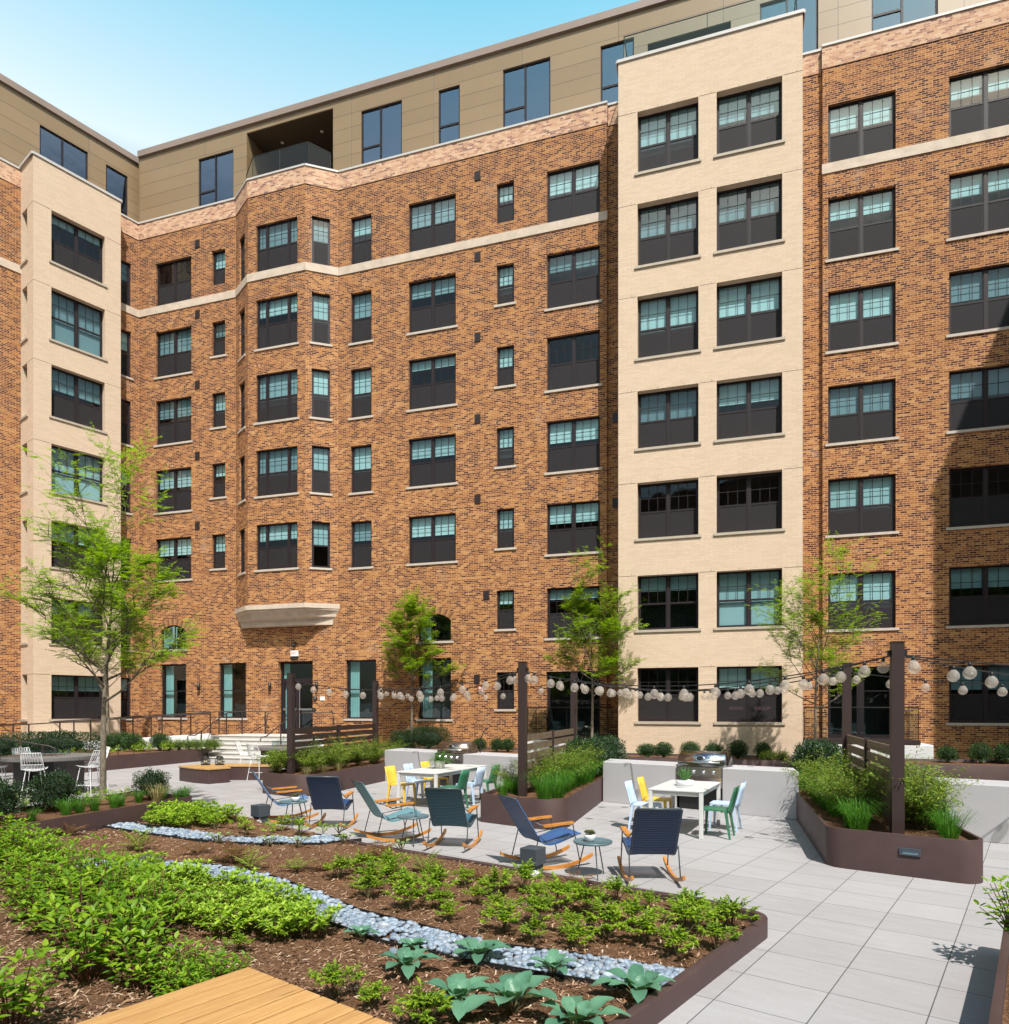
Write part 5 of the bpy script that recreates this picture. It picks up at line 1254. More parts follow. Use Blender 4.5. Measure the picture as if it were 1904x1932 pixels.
def mk_fern(seed,n=13,L0=.30,m='l fern',n2=None):
    rng.seed(seed); f=MB(); s=MB()
    for i in range(n):
        a=i*2.4+rv(.3); d=sph(a,R(rng.uniform(35,72))); p=Vector((0,0,0)); L=L0*rng.uniform(.65,1.1); pts=[p]
        for k in range(11):
            p=p+d*L/11; d=(d+Vector((0,0,-.09))).normalized(); pts.append(p.copy()); sd=d.cross(Vector((0,0,1))).normalized(); ll=L*.24*math.sin(PI*(k+1.5)/13)
            if k>0:
                for q in (-1,1): leaf(f,p,sd*q+d*.4,(0,0,1),ll,ll*.36,.12)
        s.tube(pts,.0025,3,caps=False)
    return f.mesh('foliage',M[m]),s.mesh('stem',M['stem red'])
def mk_grass(seed,n=190,H=.40,Rr=.085,m='l grass',sp=1.0,w=.0048):
    rng.seed(seed); f=MB()
    for i in range(n):
        a=rng.uniform(0,2*PI); r=Rr*math.sqrt(rng.random()); p=Vector((r*math.cos(a),r*math.sin(a),0)); b=a+rv(.9); lean=rng.uniform(.1,1)*sp; h=H*rng.uniform(.6,1.1); side=Vector((-math.sin(b),math.cos(b),0))*w*.5
        out=Vector((math.cos(b),math.sin(b),0)); P1=p+out*h*lean*.25+Vector((0,0,h*.5)); P2=p+out*h*lean*.62+Vector((0,0,h*.85)); P3=p+out*h*lean*1.1+Vector((0,0,h*(.98-.45*lean)))
        f.add([p-side,p+side,P1-side,P1+side,P2-side*.7,P2+side*.7,P3],[(0,1,3,2),(2,3,5,4),(4,5,6)])
    return (f.mesh('foliage',M[m]),None)
def ellip(mb,rx,ry,rz,c,n=14):
    mb.lathe([(.0001 if k in(0,8) else math.cos(-PI/2+PI*k/8),math.sin(-PI/2+PI*k/8)*rz) for k in range(9)],n,c=c,sx=rx,sy=ry)
def mk_ball(seed,rx,ry,rz,n,m='l box',lf=.028,box=False,jit=.16):
    """dense clipped shrub: leaves through a shell with an uneven surface, a dark twig mass inside"""
    rng.seed(seed); f=MB(); s=MB(); ph=[rng.uniform(0,6) for _ in range(8)]
    for i in range(n):
        a=rng.uniform(0,2*PI); u=rng.uniform(-.75,1); cu=math.sqrt(max(0,1-u*u)); d=Vector((math.cos(a)*cu,math.sin(a)*cu,u))
        bump=1+jit*(math.sin(3*a+ph[0]+2*u)*.4+math.sin(5*a+ph[1]-4*u)*.3+math.sin(7*u+ph[2]+2*a)*.3)
        k=(rng.random()**.35)*bump
        if box:
            mx=max(abs(d.x),abs(d.y),abs(d.z)); d=d/(mx**.75)
        p=Vector((d.x*rx*k,d.y*ry*k,rz+d.z*rz*k)); o=(Vector((d.x,d.y,d.z+.35))+Vector((rv(.8),rv(.8),rv(.8)))).normalized()
        L=lf*rng.uniform(.7,1.3); leaf(f,p,o,(rv(),rv(),1),L,L*.55,.1)
    q=MB(); 
    for i in range(26):
        a=i*2.4; e=R(rng.uniform(10,88)); d=sph(a,e); s.tube([(0,0,0),(d.x*rx*.4,d.y*ry*.4,rz*.7*d.z+rz*.25),(d.x*rx*.85,d.y*ry*.85,rz+d.z*rz*.75)],[.010,.006,.003],4,caps=False)
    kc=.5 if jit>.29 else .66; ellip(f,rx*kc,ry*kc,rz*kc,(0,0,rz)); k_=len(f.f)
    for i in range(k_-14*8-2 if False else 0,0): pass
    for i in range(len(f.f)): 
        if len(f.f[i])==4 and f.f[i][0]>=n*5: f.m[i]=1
    return f.mesh('foliage',[M[m],M['inner']]),s.mesh('twigs',M['stem'])
def mk_loose(seed,H=1.05,Rr=.5,n=46,m='l vine',lf=.066,flowers=0):
    rng.seed(seed); f=MB(); s=MB()
    for i in range(n):
        a=i*2.4+rv(.4); d=sph(a,R(rng.uniform(55,86))); p=Vector((rv(.15)*Rr,rv(.15)*Rr,0)); L=H*rng.uniform(.75,1.25); pts=[p.copy()]; N=16
        for k in range(N):
            p=p+d*L/N; d=(d+Vector((rv(.16),rv(.16),-.055*k/N-.02))+Vector((math.cos(a),math.sin(a),0))*.05*Rr).normalized(); pts.append(p.copy())
            if k>1:
                for q in range(6 if k>5 else 4):
                    b=rng.uniform(0,2*PI); o=sph(b,R(rng.uniform(-25,50))); st=p+o*rng.uniform(.0,.09); leaf(f,st,o,(rv(.4),rv(.4),1),lf*rng.uniform(.7,1.25),lf*.34,.15)
        s.tube(pts,[.006-.004*j/N for j in range(N+1)],4,caps=False)
    return f.mesh('foliage',M[m]),s.mesh('stem',M['stem'])
PROT={'perennial':[mk_perennial(k) for k in (1,2,3)],'rosette':[mk_rosette(k) for k in (4,5,6)],'bigleaf':[mk_bigleaf(k) for k in (7,8,9)],'hosta':[mk_hosta(k) for k in (10,11,12)],
 'fern':[mk_fern(13),mk_fern(14,10,.26)],'rust':[mk_fern(15,15,.34,'l rust'),mk_fern(16,11,.30,'l rust')],'grass':[mk_grass(k) for k in (17,18,19)],'dry':[mk_grass(20,150,.36,.07,'l dry',1.0)],
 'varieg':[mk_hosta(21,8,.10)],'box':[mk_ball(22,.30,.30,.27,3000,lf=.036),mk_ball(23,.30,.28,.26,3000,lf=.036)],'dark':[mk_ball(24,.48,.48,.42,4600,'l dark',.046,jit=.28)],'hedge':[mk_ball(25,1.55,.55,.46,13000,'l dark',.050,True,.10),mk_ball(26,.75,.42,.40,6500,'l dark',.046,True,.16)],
 'loose':[mk_loose(27),mk_loose(28,1.0,.45)],'looselow':[mk_loose(29,.75,.45,28)],'sprig':[mk_perennial(31,7,.20,.12,.05,'l rosette')],'lowbox':[mk_ball(32,.26,.26,.19,1500,'l vine',.03,jit=.3)]}
_c,_m=PROT['varieg'][0]; _c.materials.clear(); _c.materials.append(M['l varieg'])
PN={'perennial':'perennial','rosette':'ground_cover_plant','bigleaf':'leafy_shrub','hosta':'hosta','fern':'fern','rust':'fern','grass':'grass_tuft','dry':'grass_tuft','varieg':'hosta','box':'boxwood','dark':'boxwood','hedge':'hedge','loose':'shrub','looselow':'shrub','sprig':'ground_cover_plant','lowbox':'shrub'}
PC={'perennial':'plant','rosette':'plant','bigleaf':'shrub','hosta':'hosta','fern':'fern','rust':'fern','grass':'grass tuft','dry':'grass tuft','varieg':'hosta','box':'shrub','dark':'shrub','hedge':'hedge','loose':'shrub','looselow':'shrub','sprig':'plant','lowbox':'shrub'}
def plant(kind,x,y,z,label,group=None,sc=1.0,rz=None):
    v=PROT[kind]; f,s=v[rng.randrange(len(v))]
    t=empty(PN[kind],(x,y,z),rng.uniform(0,6.28) if rz is None else rz,label,PC[kind],group)
    t.scale=(sc,sc,sc) if not isinstance(sc,tuple) else sc
    inst('foliage',f,t)
    if s: inst('twigs' if s.name.startswith('twigs') else 'stem',s,t)
    return t
def scatter(poly_px,z,dmin,n):
    poly=[P(x,y,z) for x,y in poly_px]; xs=[p[0] for p in poly]; ys=[p[1] for p in poly]; out=[]
    for _ in range(n*30):
        q=(rng.uniform(min(xs),max(xs)),rng.uniform(min(ys),max(ys)))
        if inside(q,poly) and all(math.dist(q,o)>=dmin for o in out): out.append(q)
        if len(out)>=n: break
    return out
rng.seed(5)
def bed(x,y): return bzn(x,y)
# drifts of the front bed
STRIP=[P(x,y,.1) for x,y in ((150,1652),(300,1646),(400,1652),(490,1666),(560,1690),(640,1722),(750,1756),(900,1793),(1050,1815),(1200,1838),(1285,1847))]
STRIP2=[P(x,y,.12) for x,y in ((188,1571),(300,1582),(400,1590),(500,1592),(600,1585),(668,1575))]
def dline(p,line): return min((Vector(p)-(Vector(a)+(Vector(b)-Vector(a))*max(0,min(1,(Vector(p)-Vector(a)).dot(Vector(b)-Vector(a))/max((Vector(b)-Vector(a)).length_squared,1e-9))))).length for a,b in zip(line,line[1:]))
for q in scatter([(640,1655),(700,1640),(780,1650),(900,1660),(990,1680),(1090,1690),(1200,1700),(1300,1715),(1385,1730),(1400,1750),(1385,1790),(1300,1815),(1190,1812),(1060,1785),(930,1755),(790,1722),(690,1690)],.1,.31,58):
    if dline(q,STRIP)<.38: continue
    plant('perennial',*q,bed(*q),'bright green leafy perennial in the drift between the pebble strip and the rocking chairs','perennials between pebbles and chairs',rng.uniform(.55,1.05))
for q in scatter([(380,1665),(480,1690),(560,1715),(640,1745),(700,1765),(640,1775),(500,1770),(380,1755),(300,1740),(250,1700),(200,1680),(280,1660)],.1,.27,34):
    if dline(q,STRIP)<.26: continue
    plant('rosette',*q,bed(*q),'low yellow-green rosette plant in the drift in front of the pebble strip','rosette plants before the pebble strip',rng.uniform(.8,1.25))
for q in scatter([(0,1640),(120,1650),(230,1680),(280,1700),(300,1760),(330,1830),(270,1880),(190,1870),(130,1800),(60,1760),(0,1750)],.15,.36,28):
    plant('bigleaf',*q,bed(*q),'fresh green broad-leaved shrub in the thicket at the left of the bed','broad-leaved shrubs at the left of the bed',rng.uniform(.5,1.05))
for q in scatter([(320,1845),(380,1840),(440,1850),(440,1872),(385,1885),(320,1893)],.12,.17,9):
    plant('bigleaf',*q,bed(*q),'fresh green broad-leaved shrub growing against the wooden deck','broad-leaved shrubs beside the deck',rng.uniform(.45,.62))
for q in scatter([(0,1600),(60,1610),(110,1640),(60,1655),(0,1650)],.2,.30,12):
    plant('bigleaf',*q,bed(*q),'fresh green broad-leaved shrub under the left raised planter wall','broad-leaved shrubs below the raised planter',rng.uniform(.55,.8))
for q in scatter([(300,1560),(370,1548),(430,1550),(440,1562),(350,1575),(300,1578)],.12,.24,16):
    plant('rosette',*q,bed(*q),'yellow-green rosette plant at the corner of the left raised planter','rosette plants by the raised planter',rng.uniform(.9,1.35))
for q in scatter([(300,1580),(440,1572),(580,1572),(620,1578),(500,1586),(380,1588)],.1,.32,18):
    if dline(q,STRIP2)<.3: continue
    plant('sprig',*q,bed(*q),'small green seedling in the bare mulch near the leftmost rocking chair','seedlings near the first rocking chair',rng.uniform(.9,1.4))
for (x,y),k,lb in (((130,1598),'rust','rusty red fern below the left raised planter wall'),((262,1618),'fern','yellow-green fern left of the dark stone'),((372,1620),'rust','dark rusty fern in the mulch between the two pebble strips, left one'),((440,1632),'rust','small rusty fern in the mulch near the centre of the bed'),((470,1645),'fern','yellow-green fern beside a rusty one in the bare mulch'),((560,1640),'fern','low yellow-green fern nearest the second rocking chair'),((716,1618),'rust','tall rusty red fern behind the second rocking chair row'),((905,1655),'rust','tall rusty red fern by the curb left of the grey cube'),((940,1672),'fern','yellow-green fern beside the tall rusty one'),((610,1640),'rust','rusty fern sprawling in the mulch left of centre'),((660,1632),'fern','small yellow fern among the mulch below the aqua chair'),((1080,1668),'rust','small reddish fern beside the grey cube bollard'),((230,1640),'fern','yellow fern at the edge of the left thicket'),((800,1640),'fern','yellow fern in front of the dark teal chair')):
    q=P(x,y,.1); plant(k,*q,bed(*q),lb,'ferns in the bed',rng.uniform(.8,1.15))
for x,y,sc,lb in ((683,1766,.62,'small blue-green hosta touching the pebble strip at left'),(768,1832,.95,'blue-green hosta left of the others, below the pebble strip'),(902,1812,1.0,'blue-green hosta against the lower edge of the pebble strip'),(868,1898,1.12,'large blue-green hosta left of the largest one'),(968,1905,1.25,'largest blue-green hosta near the bottom of the picture'),(1042,1832,.8,'blue-green hosta growing up to the pebble strip edge'),(1205,1880,1.05,'blue-green hosta nearest the right curb of the bed'),(1088,1942,1.1,'blue-green hosta cut by the bottom edge of the picture'),(778,1790,.55,'small dark green hosta beside a stray pebble')):
    q=P(x,y,.1); plant('hosta',*q,bed(*q),lb,'blue-green hostas',sc*.92)
for x,y,k,sc,lb in ((545,1772,'perennial',.55,'small dark green shrub alone in the mulch left of centre'),(450,1790,'perennial',.5,'tiny dark shrub in the mulch beside the deck shrubs'),(632,1878,'perennial',.8,'small yellow-green shrub to the right of the deck corner'),(703,1895,'perennial',.55,'tiny green shrub between the deck and the hostas'),(800,1945,'perennial',.9,'bright green low shrub at the bottom edge right of the deck')):
    q=P(x,y,.1); plant(k,*q,bed(*q),lb,None,sc)
for x,y,lb in ((270,1602,'small cream-edged hosta left of the second pebble strip'),(410,1601,'small cream-edged hosta under the second pebble strip'),(508,1601,'small cream-edged hosta below the navy rocking chair'),(563,1600,'small cream-edged hosta in the middle of the bare mulch'),(648,1590,'cream-edged hosta near the end of the second pebble strip'),(757,1600,'cream-edged hosta by the curb below the aqua rocking chair'),(640,1572,'cream-edged hosta beside the leftmost grey cube')):
    q=P(x,y,.1); plant('varieg',*q,bed(*q),lb,'cream-edged hostas',1.0)
q=P(20,1935,.2); plant('bigleaf',*q,.18,'dark green shrub in the lower left corner of the picture',None,.85)
# stone and stray pebble
def stone(name,x,y,r,label,col):
    t=empty(name,(x,y,bed(x,y)),rng.uniform(0,6),label,'stone'); b=MB(); b.lathe([(.0001,-.02),(.9*r,.0),(r,.2*r),(.85*r,.5*r),(.4*r,.72*r),(.0001,.75*r)],9,sx=1.25,sy=.85); o=b.build('rock',mat(label[:20],col,.8,var=.35,vs=9,bump=.4,bs=20),t,False)
stone('stone',*P(285,1642,.1),.16,'dark grey stone lying in the mulch at the left',(.06,.055,.055)); stone('stone',*P(322,1795,.1),.06,'brown stone near the lower left shrubs',(.12,.09,.08)); stone('pebble',*P(743,1789,.1),.045,'single blue-grey pebble lying outside the strip',(.20,.25,.32))
# pebble strips
clip=lambda c: inside((c.x,c.y),bedpoly) and segd((c.x,c.y),bedpoly)>.05
def pebbles(name,line,wd_,n,label_seed):
    rng.seed(label_seed); L=[0]
    for a,b in zip(line,line[1:]): L.append(L[-1]+math.dist(a,b))
    mb=MB(); base=[]
    for k in range(5):
        e=-PI/2+PI*k/4; base.append((math.cos(e),math.sin(e)))
    nn=7
    for i in range(n):
        d=rng.uniform(0,L[-1]); j=max(k for k in range(len(L)) if L[k]<=d); j=min(j,len(line)-2); q=(d-L[j])/(L[j+1]-L[j]); a=Vector(line[j]); b=Vector(line[j+1]); u=(b-a).normalized(); c=a.lerp(b,q)+Vector((-u.y,u.x))*rng.uniform(-wd_/2,wd_/2)
        r=rng.uniform(.020,.040)
        if name=='river_pebbles' and not clip(c): continue
        rz=rng.uniform(0,PI); sx,sy,sz=r*rng.uniform(1.0,1.35),r*rng.uniform(.75,1.0),r*rng.uniform(.45,.65); tl=rv(.35); z=bed(c.x,c.y)+.012+rng.uniform(0,.028); vs=[];fs=[]
        for (cr,sr) in base:
            for m in range(nn):
                p=Vector((cr*math.cos(2*PI*m/nn)*sx,cr*math.sin(2*PI*m/nn)*sy,sr*sz)); p=Vector((p.x,p.y*math.cos(tl)-p.z*math.sin(tl),p.y*math.sin(tl)+p.z*math.cos(tl)))
                vs.append((c.x+p.x*math.cos(rz)-p.y*math.sin(rz),c.y+p.x*math.sin(rz)+p.y*math.cos(rz),z+p.z))
        for k in range(4):
            for m in range(nn): m2=(m+1)%nn; fs.append((k*nn+m,k*nn+m2,(k+1)*nn+m2,(k+1)*nn+m))
        mb.add(vs,fs)
    o=mb.build(name,M['pebble'],None,True); return o
t_=NT('river pebbles'); rnd=t_.n('NewGeometry').outputs['Random Per Island']; nz=t_.noise(t_.obj(),30,3,.6)
c_=t_.ramp(rnd,[(0,(.13,.17,.23)),(.3,(.20,.25,.32)),(.6,(.28,.335,.41)),(.85,(.22,.235,.26)),(1,(.38,.43,.49))]); c_=t_.mix(.3,c_,t_.ramp(nz,[(.3,(.7,.7,.7)),(.7,(1,1,1))]),'MULTIPLY')
M['pebble']=t_.surf(t_.n('BsdfPrincipled',Base_Color=c_,Roughness=.55))
o=pebbles('river_pebbles',STRIP,.40,2600,3); tag(o,'curving strip of blue-grey river pebbles across the front of the bed','pebbles',None,'stuff')
o=pebbles('river_pebbles',STRIP2,.36,1500,4); tag(o,'shorter strip of blue-grey river pebbles near the left raised planter','pebbles',None,'stuff')
for line,w_,lb in ((STRIP,.42,'thin black steel edging on both sides of the long pebble strip'),(STRIP2,.38,'thin black steel edging on both sides of the short pebble strip')):
    t=empty('steel_edging',(line[0][0],line[0][1],0),0,lb,'edging')
    for sgn in (-1,1):
        pts=[]
        for k in range(len(line)):
            a=Vector(line[max(k-1,0)]); b=Vector(line[min(k+1,len(line)-1)]); u=(b-a).normalized(); pts.append(Vector(line[k])+Vector((-u.y,u.x))*sgn*(w_/2+.015))
        mb=MB()
        for a,b in zip(pts,pts[1:]):
            za,zb=bed(*a)+.035,bed(*b)+.035; u=(b-a).normalized(); nn=Vector((-u.y,u.x))*.004; o0=Vector(line[0])
            q=[a-nn-o0,b-nn-o0,b+nn-o0,a+nn-o0]
            mb.add([(*q[0],0),(*q[1],0),(*q[2],0),(*q[3],0),(*q[0],za),(*q[1],zb),(*q[2],zb),(*q[3],za)],[(4,5,6,7),(0,1,5,4),(2,3,7,6),(1,2,6,5),(3,0,4,7)])
        mb.build('edging_strip',M['black'],t)
# loose bark chips
rng.seed(9); mb=MB(); n=0
while n<24000:
    zz=3.2+9.5*rng.random()**1.5; x=rng.uniform(-.75,.45)*zz; 
    if not inside((x,zz),bedpoly): continue
    n+=1; a=rng.uniform(0,PI); L=rng.uniform(.008,.024); w=rng.uniform(.0025,.006); z=bzn(x,zz)+rng.uniform(.002,.014); tl=rv(.010); c,s=math.cos(a),math.sin(a)
    mb.quad((x-c*L-s*w*-1,zz-s*L-c*w,z-tl),(x+c*L+s*w,zz+s*L-c*w,z+tl),(x+c*L-s*w,zz+s*L+c*w,z+tl+.003),(x-c*L-s*w,zz-s*L+c*w,z-tl+.003))
t_=NT('bark chips'); rnd=t_.n('NewGeometry').outputs['Random Per Island']; c_=t_.ramp(rnd,[(0,(.06,.03,.017)),(.3,(.16,.08,.045)),(.65,(.27,.15,.09)),(.9,(.38,.25,.16)),(1,(.50,.38,.28))]); M['chip']=t_.surf(t_.n('BsdfPrincipled',Base_Color=c_,Roughness=.9))
o=mb.build('bark_chips',M['chip']); tag(o,'loose shredded bark chips covering the front bed','bark chips',None,'stuff')
# ---- planters
SO=PH-.07
def along(p,a,b,k,base): return nv(base,a+(b-a)*k)
gl='grass tufts in the steel planters'
for k in range(13):
    q=nv(RPp[0],.55+k*.42+rv(.1),.34+rv(.10)); plant('grass',*q,SO,'fine green grass tuft along the left edge of the right planter',gl,rng.uniform(.85,1.25))
for k in range(4):
    q=gv(nv(RPp[0],.42),rv(.08)-.05*k,.45+.24*k); 
    if k in(0,): plant('grass',*q,SO,'bushy green grass tuft at the front corner of the right planter',None,1.15)
for k in range(5):
    q=nv(RPp[1],.45+k*.4,-.28+rv(.06)); plant('grass',*q,SO,'wispy green grass tuft along the right edge of the right planter',gl,rng.uniform(.9,1.2))
for k in range(7):
    q=nv(POST['RN'],.9+k*.52,-.42+rv(.1)); plant('looselow' if k%2 else 'loose',*q,SO,'loose yellow-green shrub along the left side of the right slat screen','shrubs along the right slat screen',rng.uniform(.62,.85))
for k in range(5):
    q=nv(POST['RN'],.5+k*.6,.38+rv(.08)); plant('loose',*q,SO,'loose yellow-green shrub to the right of the right slat screen','shrubs right of the right slat screen',rng.uniform(.7,.92))
for k in range(3):
    q=nv(RPp[0],5.6+k*.75,.55+.12*k); plant('dark',*q,SO,'rounded dark green shrub at the far end of the right planter','dark shrubs at the far end of the right planter',rng.uniform(.95,1.1))
for k in range(12):
    q=nv(MPp[1],.55+k*.45,-.36+rv(.08)); plant('grass',*q,SO,'fine green grass tuft along the right edge of the middle planter',gl,rng.uniform(1.0,1.35))
for k in range(3):
    q=nv(MPp[0],.35+k*.4,.36+rv(.08)); plant('grass',*q,SO,'fine green grass tuft at the left front of the middle planter',gl,rng.uniform(.8,1.0))
for k in range(7):
    q=nv(POST['MN'],.55+k*.52,.40+rv(.12)); plant('loose' if k%3 else 'looselow',*q,SO,'loose yellow-green shrub in front of the middle slat screen','shrubs along the middle slat screen',rng.uniform(.66,.88))
for k in range(3):
    q=nv(POST['MN'],.7+k*.8,-.36+rv(.1)); plant('looselow',*q,SO,'loose shrub on the left side of the middle slat screen','shrubs behind the middle slat screen',rng.uniform(.7,.95))
for k in range(5):
    q=nv(MPp[1],4.6+k*.6,-.55+.05*k); plant('dark',*q,SO,'rounded dark green shrub at the far right of the middle planter','dark shrubs at the far end of the middle planter',rng.uniform(.95,1.12))
for k in range(8):
    q=nv(POST['LN'],.15+k*.6,.42+rv(.15)); plant('loose' if k%2 else 'looselow',*q,SO,'loose green shrub in the left planter before the dark slat screen','shrubs before the dark slat screen',rng.uniform(.58,.78))
for k in range(3):
    q=nv(POST['LN'],-.05+k*.5,-.30+rv(.08)); plant('looselow',*q,SO,'loose green shrub left of the post in the left planter','shrubs left of the front post',rng.uniform(.8,1.0))
for k in range(3):
    q=nv(LPp[1],.55+k*.7,-.30); plant('dry',*q,SO,'pale dry grass tuft at the edge of the left planter','dry grass tufts',.7)
# foundation bed
def fb(px,D,kind,label,sc,group=None,rz=None):
    s=wx(px,D); q=wd(s,D); plant(kind,*q,PH-.07,label,group,sc,rz)
for px,lb in ((1221,'small round boxwood before the buff tower, left of the grill hood'),(1252,'round boxwood just left of the grill hood'),(1303,'boxwood mostly hidden behind the grill hood'),(1347,'round boxwood just right of the grill hood'),(1392,'round boxwood right of the grill by the buff tower'),(1439,'round boxwood nearest the right planter by the buff tower')): fb(px,22.6,'box',lb,(rng.uniform(.85,1.15),rng.uniform(.85,1.15),rng.uniform(.8,1.15)),'boxwoods along the buff tower')
fb(760,23.9,'hedge','clipped dark hedge beside the tree left of the bronze grill',(.62,.9,.9),None,-A_W); fb(808,23.9,'hedge','clipped dark hedge right of the tree behind the farther counter',(.55,.9,.95),None,-A_W)
for px,lb in ((905,'small boxwood at the wall right of the bronze grill'),(937,'small boxwood behind the counter near the middle planter'),(958,'loose boxwood beside the middle planter post')): fb(px,24.1,'box',lb,.9,'boxwoods behind the farther counter')
for px in (1450,1475): fb(px,21.9,'lowbox','low leafy plant in the bed behind the nearer counter',.9,'low plants behind the nearer counter')
for px,lb in ((1788,'boxwood in the shade before the right wall, left of the pair'),(1850,'smaller boxwood in the shade at the right wall'),(1895,'boxwood in the shade at the right image edge')):
    s=wx(px,23.2); plant('box',*wd(s,23.2),PH-.07,lb,'boxwoods in the shaded bed',(rng.uniform(.85,1.2),rng.uniform(.85,1.1),rng.uniform(.75,1.1)))
for k in range(5): plant('lowbox',*wd(8.6+k*.45,21.9),PH-.07,'low bright plant along the front of the shaded bed','low plants in the shaded bed',.8)
# bed beside the steps
def sb(px,Z,kind,label,sc,group=None,rz=None,z=.40): plant(kind,(px-CX)/F*Z,Z,z,label,group,sc,rz)
sb(100,22.5,'hedge','long clipped dark hedge behind the left fire table',(.98,1.0,.92),None,.05)
sb(4,21.5,'dark','dark shrub at the left image edge beside the fire table',.9)
for px,Z,lb in ((213,26.2,'dark boxwood just right of the tree trunk by the ramp'),(252,26.0,'round dark boxwood in the bed before the ramp'),(302,26.3,'round boxwood before the ramp nearest the steps'),(236,27.0,'boxwood behind others at the foot of the ramp')): sb(px,Z,'box',lb,1.25,'boxwoods before the ramp')
for k,px in enumerate((268,320,338,356,372,392,405)): sb(px,25.9+.12*k,'lowbox','low leafy shrub in the bed beside the entrance steps',1.15,'low shrubs beside the steps')
for k in range(12):
    q=nv(ea,.5+k*.45,-.35-.1*(k%3)); plant('sprig',*q,.40,'pale green ground cover plant along the edge of the bed by the steps','ground cover by the steps',1.5)
# raised left planter
def stp(px,Z,kind,label,sc,group=None): plant(kind,(px-CX)/F*Z,Z,SO,label,group,sc)
stp(102,10.75,'dark','large dark boxwood in the left planter in front of the fire table',0.74,'dark boxwoods in the left planter'); stp(-6,9.6,'dark','large dark boxwood at the left image edge in the left planter',.74,'dark boxwoods in the left planter'); stp(286,12.1,'dark','round dark boxwood at the right end of the left planter',.62,'dark boxwoods in the left planter')
for px,Z in ((150,10.6),(178,10.8),(228,11.3),(215,11.1),(262,11.75),(335,12.0),(350,12.05),(305,11.9),(125,10.4),(60,9.8)): stp(px,Z,'grass','green grass tuft in the left raised planter',rng.uniform(.5,.75),'grass tufts in the left planter')
stp(297,11.7,'dry','pale dry grass tuft in the left raised planter',1.0)
for k in range(9): stp(40+k*24,10.7+k*.12,'sprig','low green filler plant in the left raised planter',1.2,'filler plants in the left planter')
# corner planter
q=gv(cb0,1.12,.10); plant('bigleaf',*q,.28,'leafy shrub leaning out of the lower right corner planter',None,.85)
q=gv(cb0,.35,.50); plant('bigleaf',*q,.28,'second leafy shrub in the lower right corner planter',None,.8)
rng.seed(8); _l=[gv(cb0,-2.5,.28),gv(cb0,.1,.28)]
_b=bed; bed=lambda x,y:.29; clip=lambda c:True
o=pebbles('river_pebbles',_l,.34,500,6); tag(o,'blue-grey river pebbles inside the lower right corner planter','pebbles',None,'stuff'); bed=_b
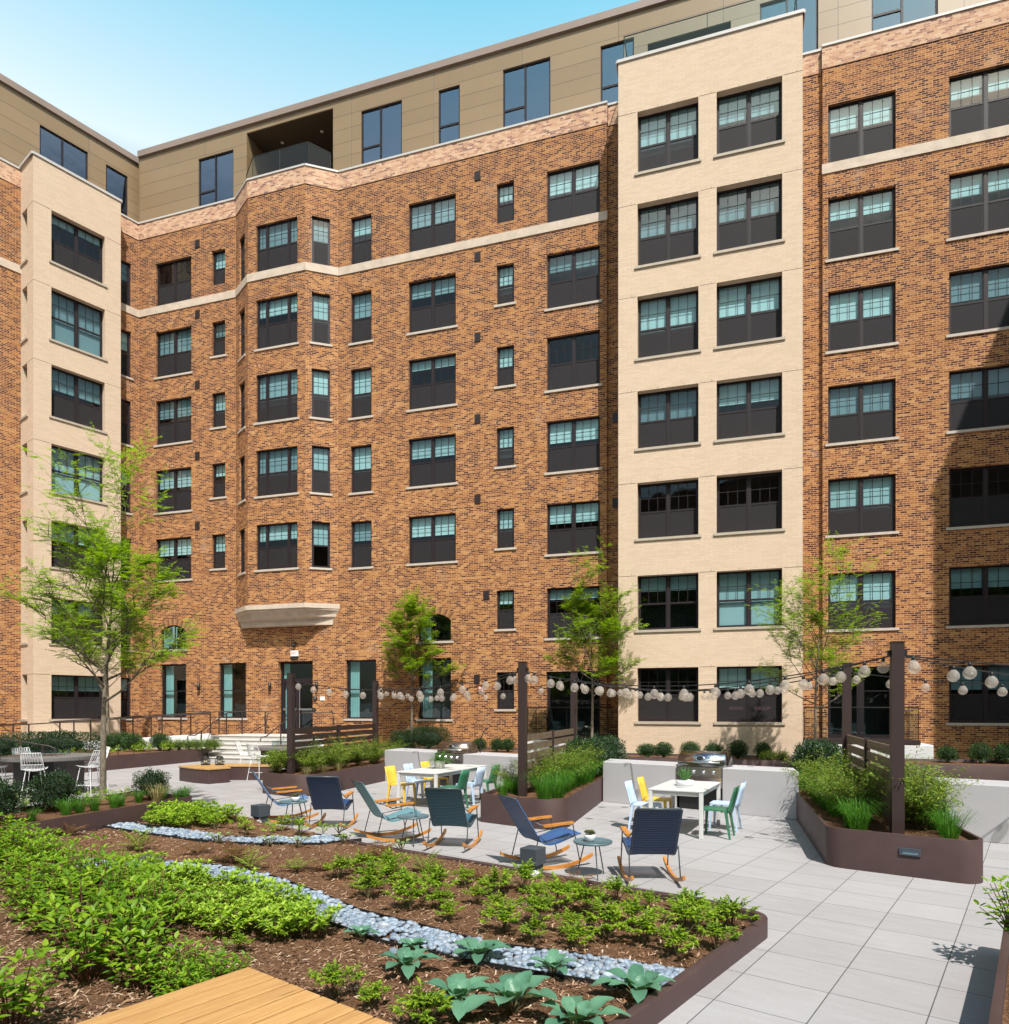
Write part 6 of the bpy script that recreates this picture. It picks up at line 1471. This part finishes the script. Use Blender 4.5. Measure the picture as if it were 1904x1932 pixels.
# ---- trees
def tree(x,y,z,H,seed,label,trunk_h,Rr,nl=15,nfr=1.0,r0=.055,lean=(0,0),group='young trees in the courtyard',leafl=.032,mat_='l tree'):
    rg=random.Random(seed); t=empty('tree',(x,y,z),0,label,'tree',group); w=MB(); f=MB()
    pts=[];p=Vector((0,0,0)); N=12
    for k in range(N+1):
        q=k/N; pts.append(Vector((lean[0]*q+.05*math.sin(q*5+seed)*q,lean[1]*q+.05*math.cos(q*4+seed)*q,H*.90*q)))
    def tp(h):
        q=max(0,min(.999,h/(H*.90)))*N; i=int(q); return pts[i].lerp(pts[i+1],q-i)
    w.tube([pts[0]+Vector((0,0,-.05))]+pts,[r0*1.25]+[r0*(1-.86*(k/N))**.9 for k in range(N+1)],8)
    def frond(p,d,L):
        d=d.normalized(); npair=6; a=p.copy()
        for k in range(npair):
            a=a+d*L/npair; d=(d+Vector((0,0,-.085))).normalized(); sd=d.cross(Vector((0,0,1)))
            if sd.length<1e-3: continue
            sd.normalize(); ll=leafl*rg.uniform(.8,1.2)*(1 if k<npair-2 else .75)
            for q in (-1,1): leaf(f,a,sd*q+d*.55+Vector((0,0,-.2)),(0,0,1),ll*1.25,ll*.52,.12)
        leaf(f,a,d,(0,0,1),leafl*1.2,leafl*.5,.1)
    def limb(p,d,L,r,lv):
        n=7; ps=[p.copy()]; a=p.copy(); dd=d.normalized()
        for k in range(n):
            a=a+dd*L/n; dd=(dd+Vector((rg.uniform(-.17,.17),rg.uniform(-.17,.17),.05 if lv==0 else rg.uniform(-.12,.10)))).normalized(); ps.append(a.copy())
            if lv<2 and k>=(2 if lv==0 else 1):
                m=2 if (lv==0 and k>3) else 1
                for _ in range(m):
                    b=rg.uniform(0,2*PI); o=Vector((math.cos(b),math.sin(b),rg.uniform(-.1,.6))); nd=(dd*.8+o*.75).normalized(); limb(ps[-1],nd,L*(.42 if lv==0 else .45)*rg.uniform(.7,1.2),r*.5,lv+1)
            if (lv==2 or (lv==1 and k>2) or (lv==0 and k>4)) and rg.random()<.62*nfr:
                for _ in range(1 if lv else 2):
                    b=rg.uniform(0,2*PI); frond(ps[-1],(dd*.5+Vector((math.cos(b),math.sin(b),rg.uniform(-.2,.5)))),rg.uniform(.10,.19))
        for _ in range(2 if nfr>.6 else 1): 
            b=rg.uniform(0,2*PI); frond(a,dd+Vector((math.cos(b)*.5,math.sin(b)*.5,.1)),rg.uniform(.12,.2))
        w.tube(ps,[max(.0022,r*(1-.85*k/n)) for k in range(n+1)],5 if lv==0 else 4,caps=False)
    for i in range(nl):
        q=(i+.4)/nl; h=trunk_h+(H*.88-trunk_h)*q; a=i*2.4+rg.uniform(-.3,.3); up=R(28+34*q+rg.uniform(-8,8)); d=sph(a,up); L=Rr*(1.15-.50*q)/math.cos(up)*.82*rg.uniform(.75,1.12)
        limb(tp(h),d,min(L,Rr*1.7),r0*.42*(1-.55*q),0)
    limb(tp(H*.89),Vector((.05,.05,1)),H*.12,r0*.25,0)
    w.build('trunk',M['bark'],t,True); f.build('crown',M[mat_],t); return t
tree(-6.96,12.1,SO,4.25,3,'largest young tree with airy foliage, in the left raised planter',1.65,1.22,17,.52,.060,(.10,.0),leafl=.044)
tree((205-CX)/F*26.6,26.6,.4,5.6,8,'slender young tree behind the largest one, beside the ramp',2.3,1.25,13,.9,.05,leafl=.05)
tree(*wd(wx(777,23.9),23.9),PH-.07,5.1,5,'young tree against the brick wall left of the bronze grill',2.1,1.12,16,.62,.05,leafl=.050)
tree(*wd(wx(1117,22.9),22.9),PH-.07,4.7,6,'young tree beside the middle planter before the patio door',1.9,1.30,16,.62,.055,leafl=.050)
tree(*wd(wx(1537,20.6),20.6),PH-.07,3.95,9,'young tree right of the buff tower before the right patio',1.5,1.45,15,.5,.055,(.1,0),leafl=.046)
# trees outside the frame, seen only as reflections and shade
tree(-12.3,11.4,0,8.2,12,'larger tree outside the left edge that shades the fire table',3.6,2.3,20,1.6,.10,group='trees outside the frame',leafl=.045)
bt_=None
def bigtree(x,y,H,seed,label):
    t=empty('tree',(x,y,0),seed*1.3,label,'tree','trees behind the viewer'); 
    if 'bt' not in CH:
        rg=random.Random(4); w=MB(); w.tube([(0,0,0),(.1,0,3),(0,.15,6),(.1,.1,10)],[.3,.24,.16,.05],9); f=MB()
        for i in range(150):
            a=i*2.4; q=(i+.5)/150; z=3.2+9.6*q; rr=3.6*math.sin(PI*(.12+.83*q))**.8*math.sqrt(rg.random()); c=Vector((rr*math.cos(a),rr*math.sin(a),z))
            if i%4==0: w.tube([(0,0,z*.75),c*.5+Vector((0,0,z*.45)),c],[.06,.04,.015],4,caps=False)
            for k in range(46):
                d=Vector((rg.gauss(0,1),rg.gauss(0,1),rg.gauss(0,.8)))*.42; leaf(f,c+d,(rg.uniform(-1,1),rg.uniform(-1,1),rg.uniform(-.6,.6)),(0,0,1),.26,.15,.1)
        CH['bt']=(w.mesh('trunk',M['bark']),f.mesh('crown',M['l big']))
    w,f=CH['bt']; inst('trunk',w,t); inst('crown',f,t); s=H/13; t.scale=(s,s,s)
for k,(x,y,H) in enumerate(((-17,-13,13),(-9,-16,14.5),(-1,-15,13.5),(7,-17,15),(15,-14,14),(23,-11,14),(-24,-7,13))): bigtree(x,y,H,k,'tall leafy tree behind the viewer, mirrored in the lower windows')
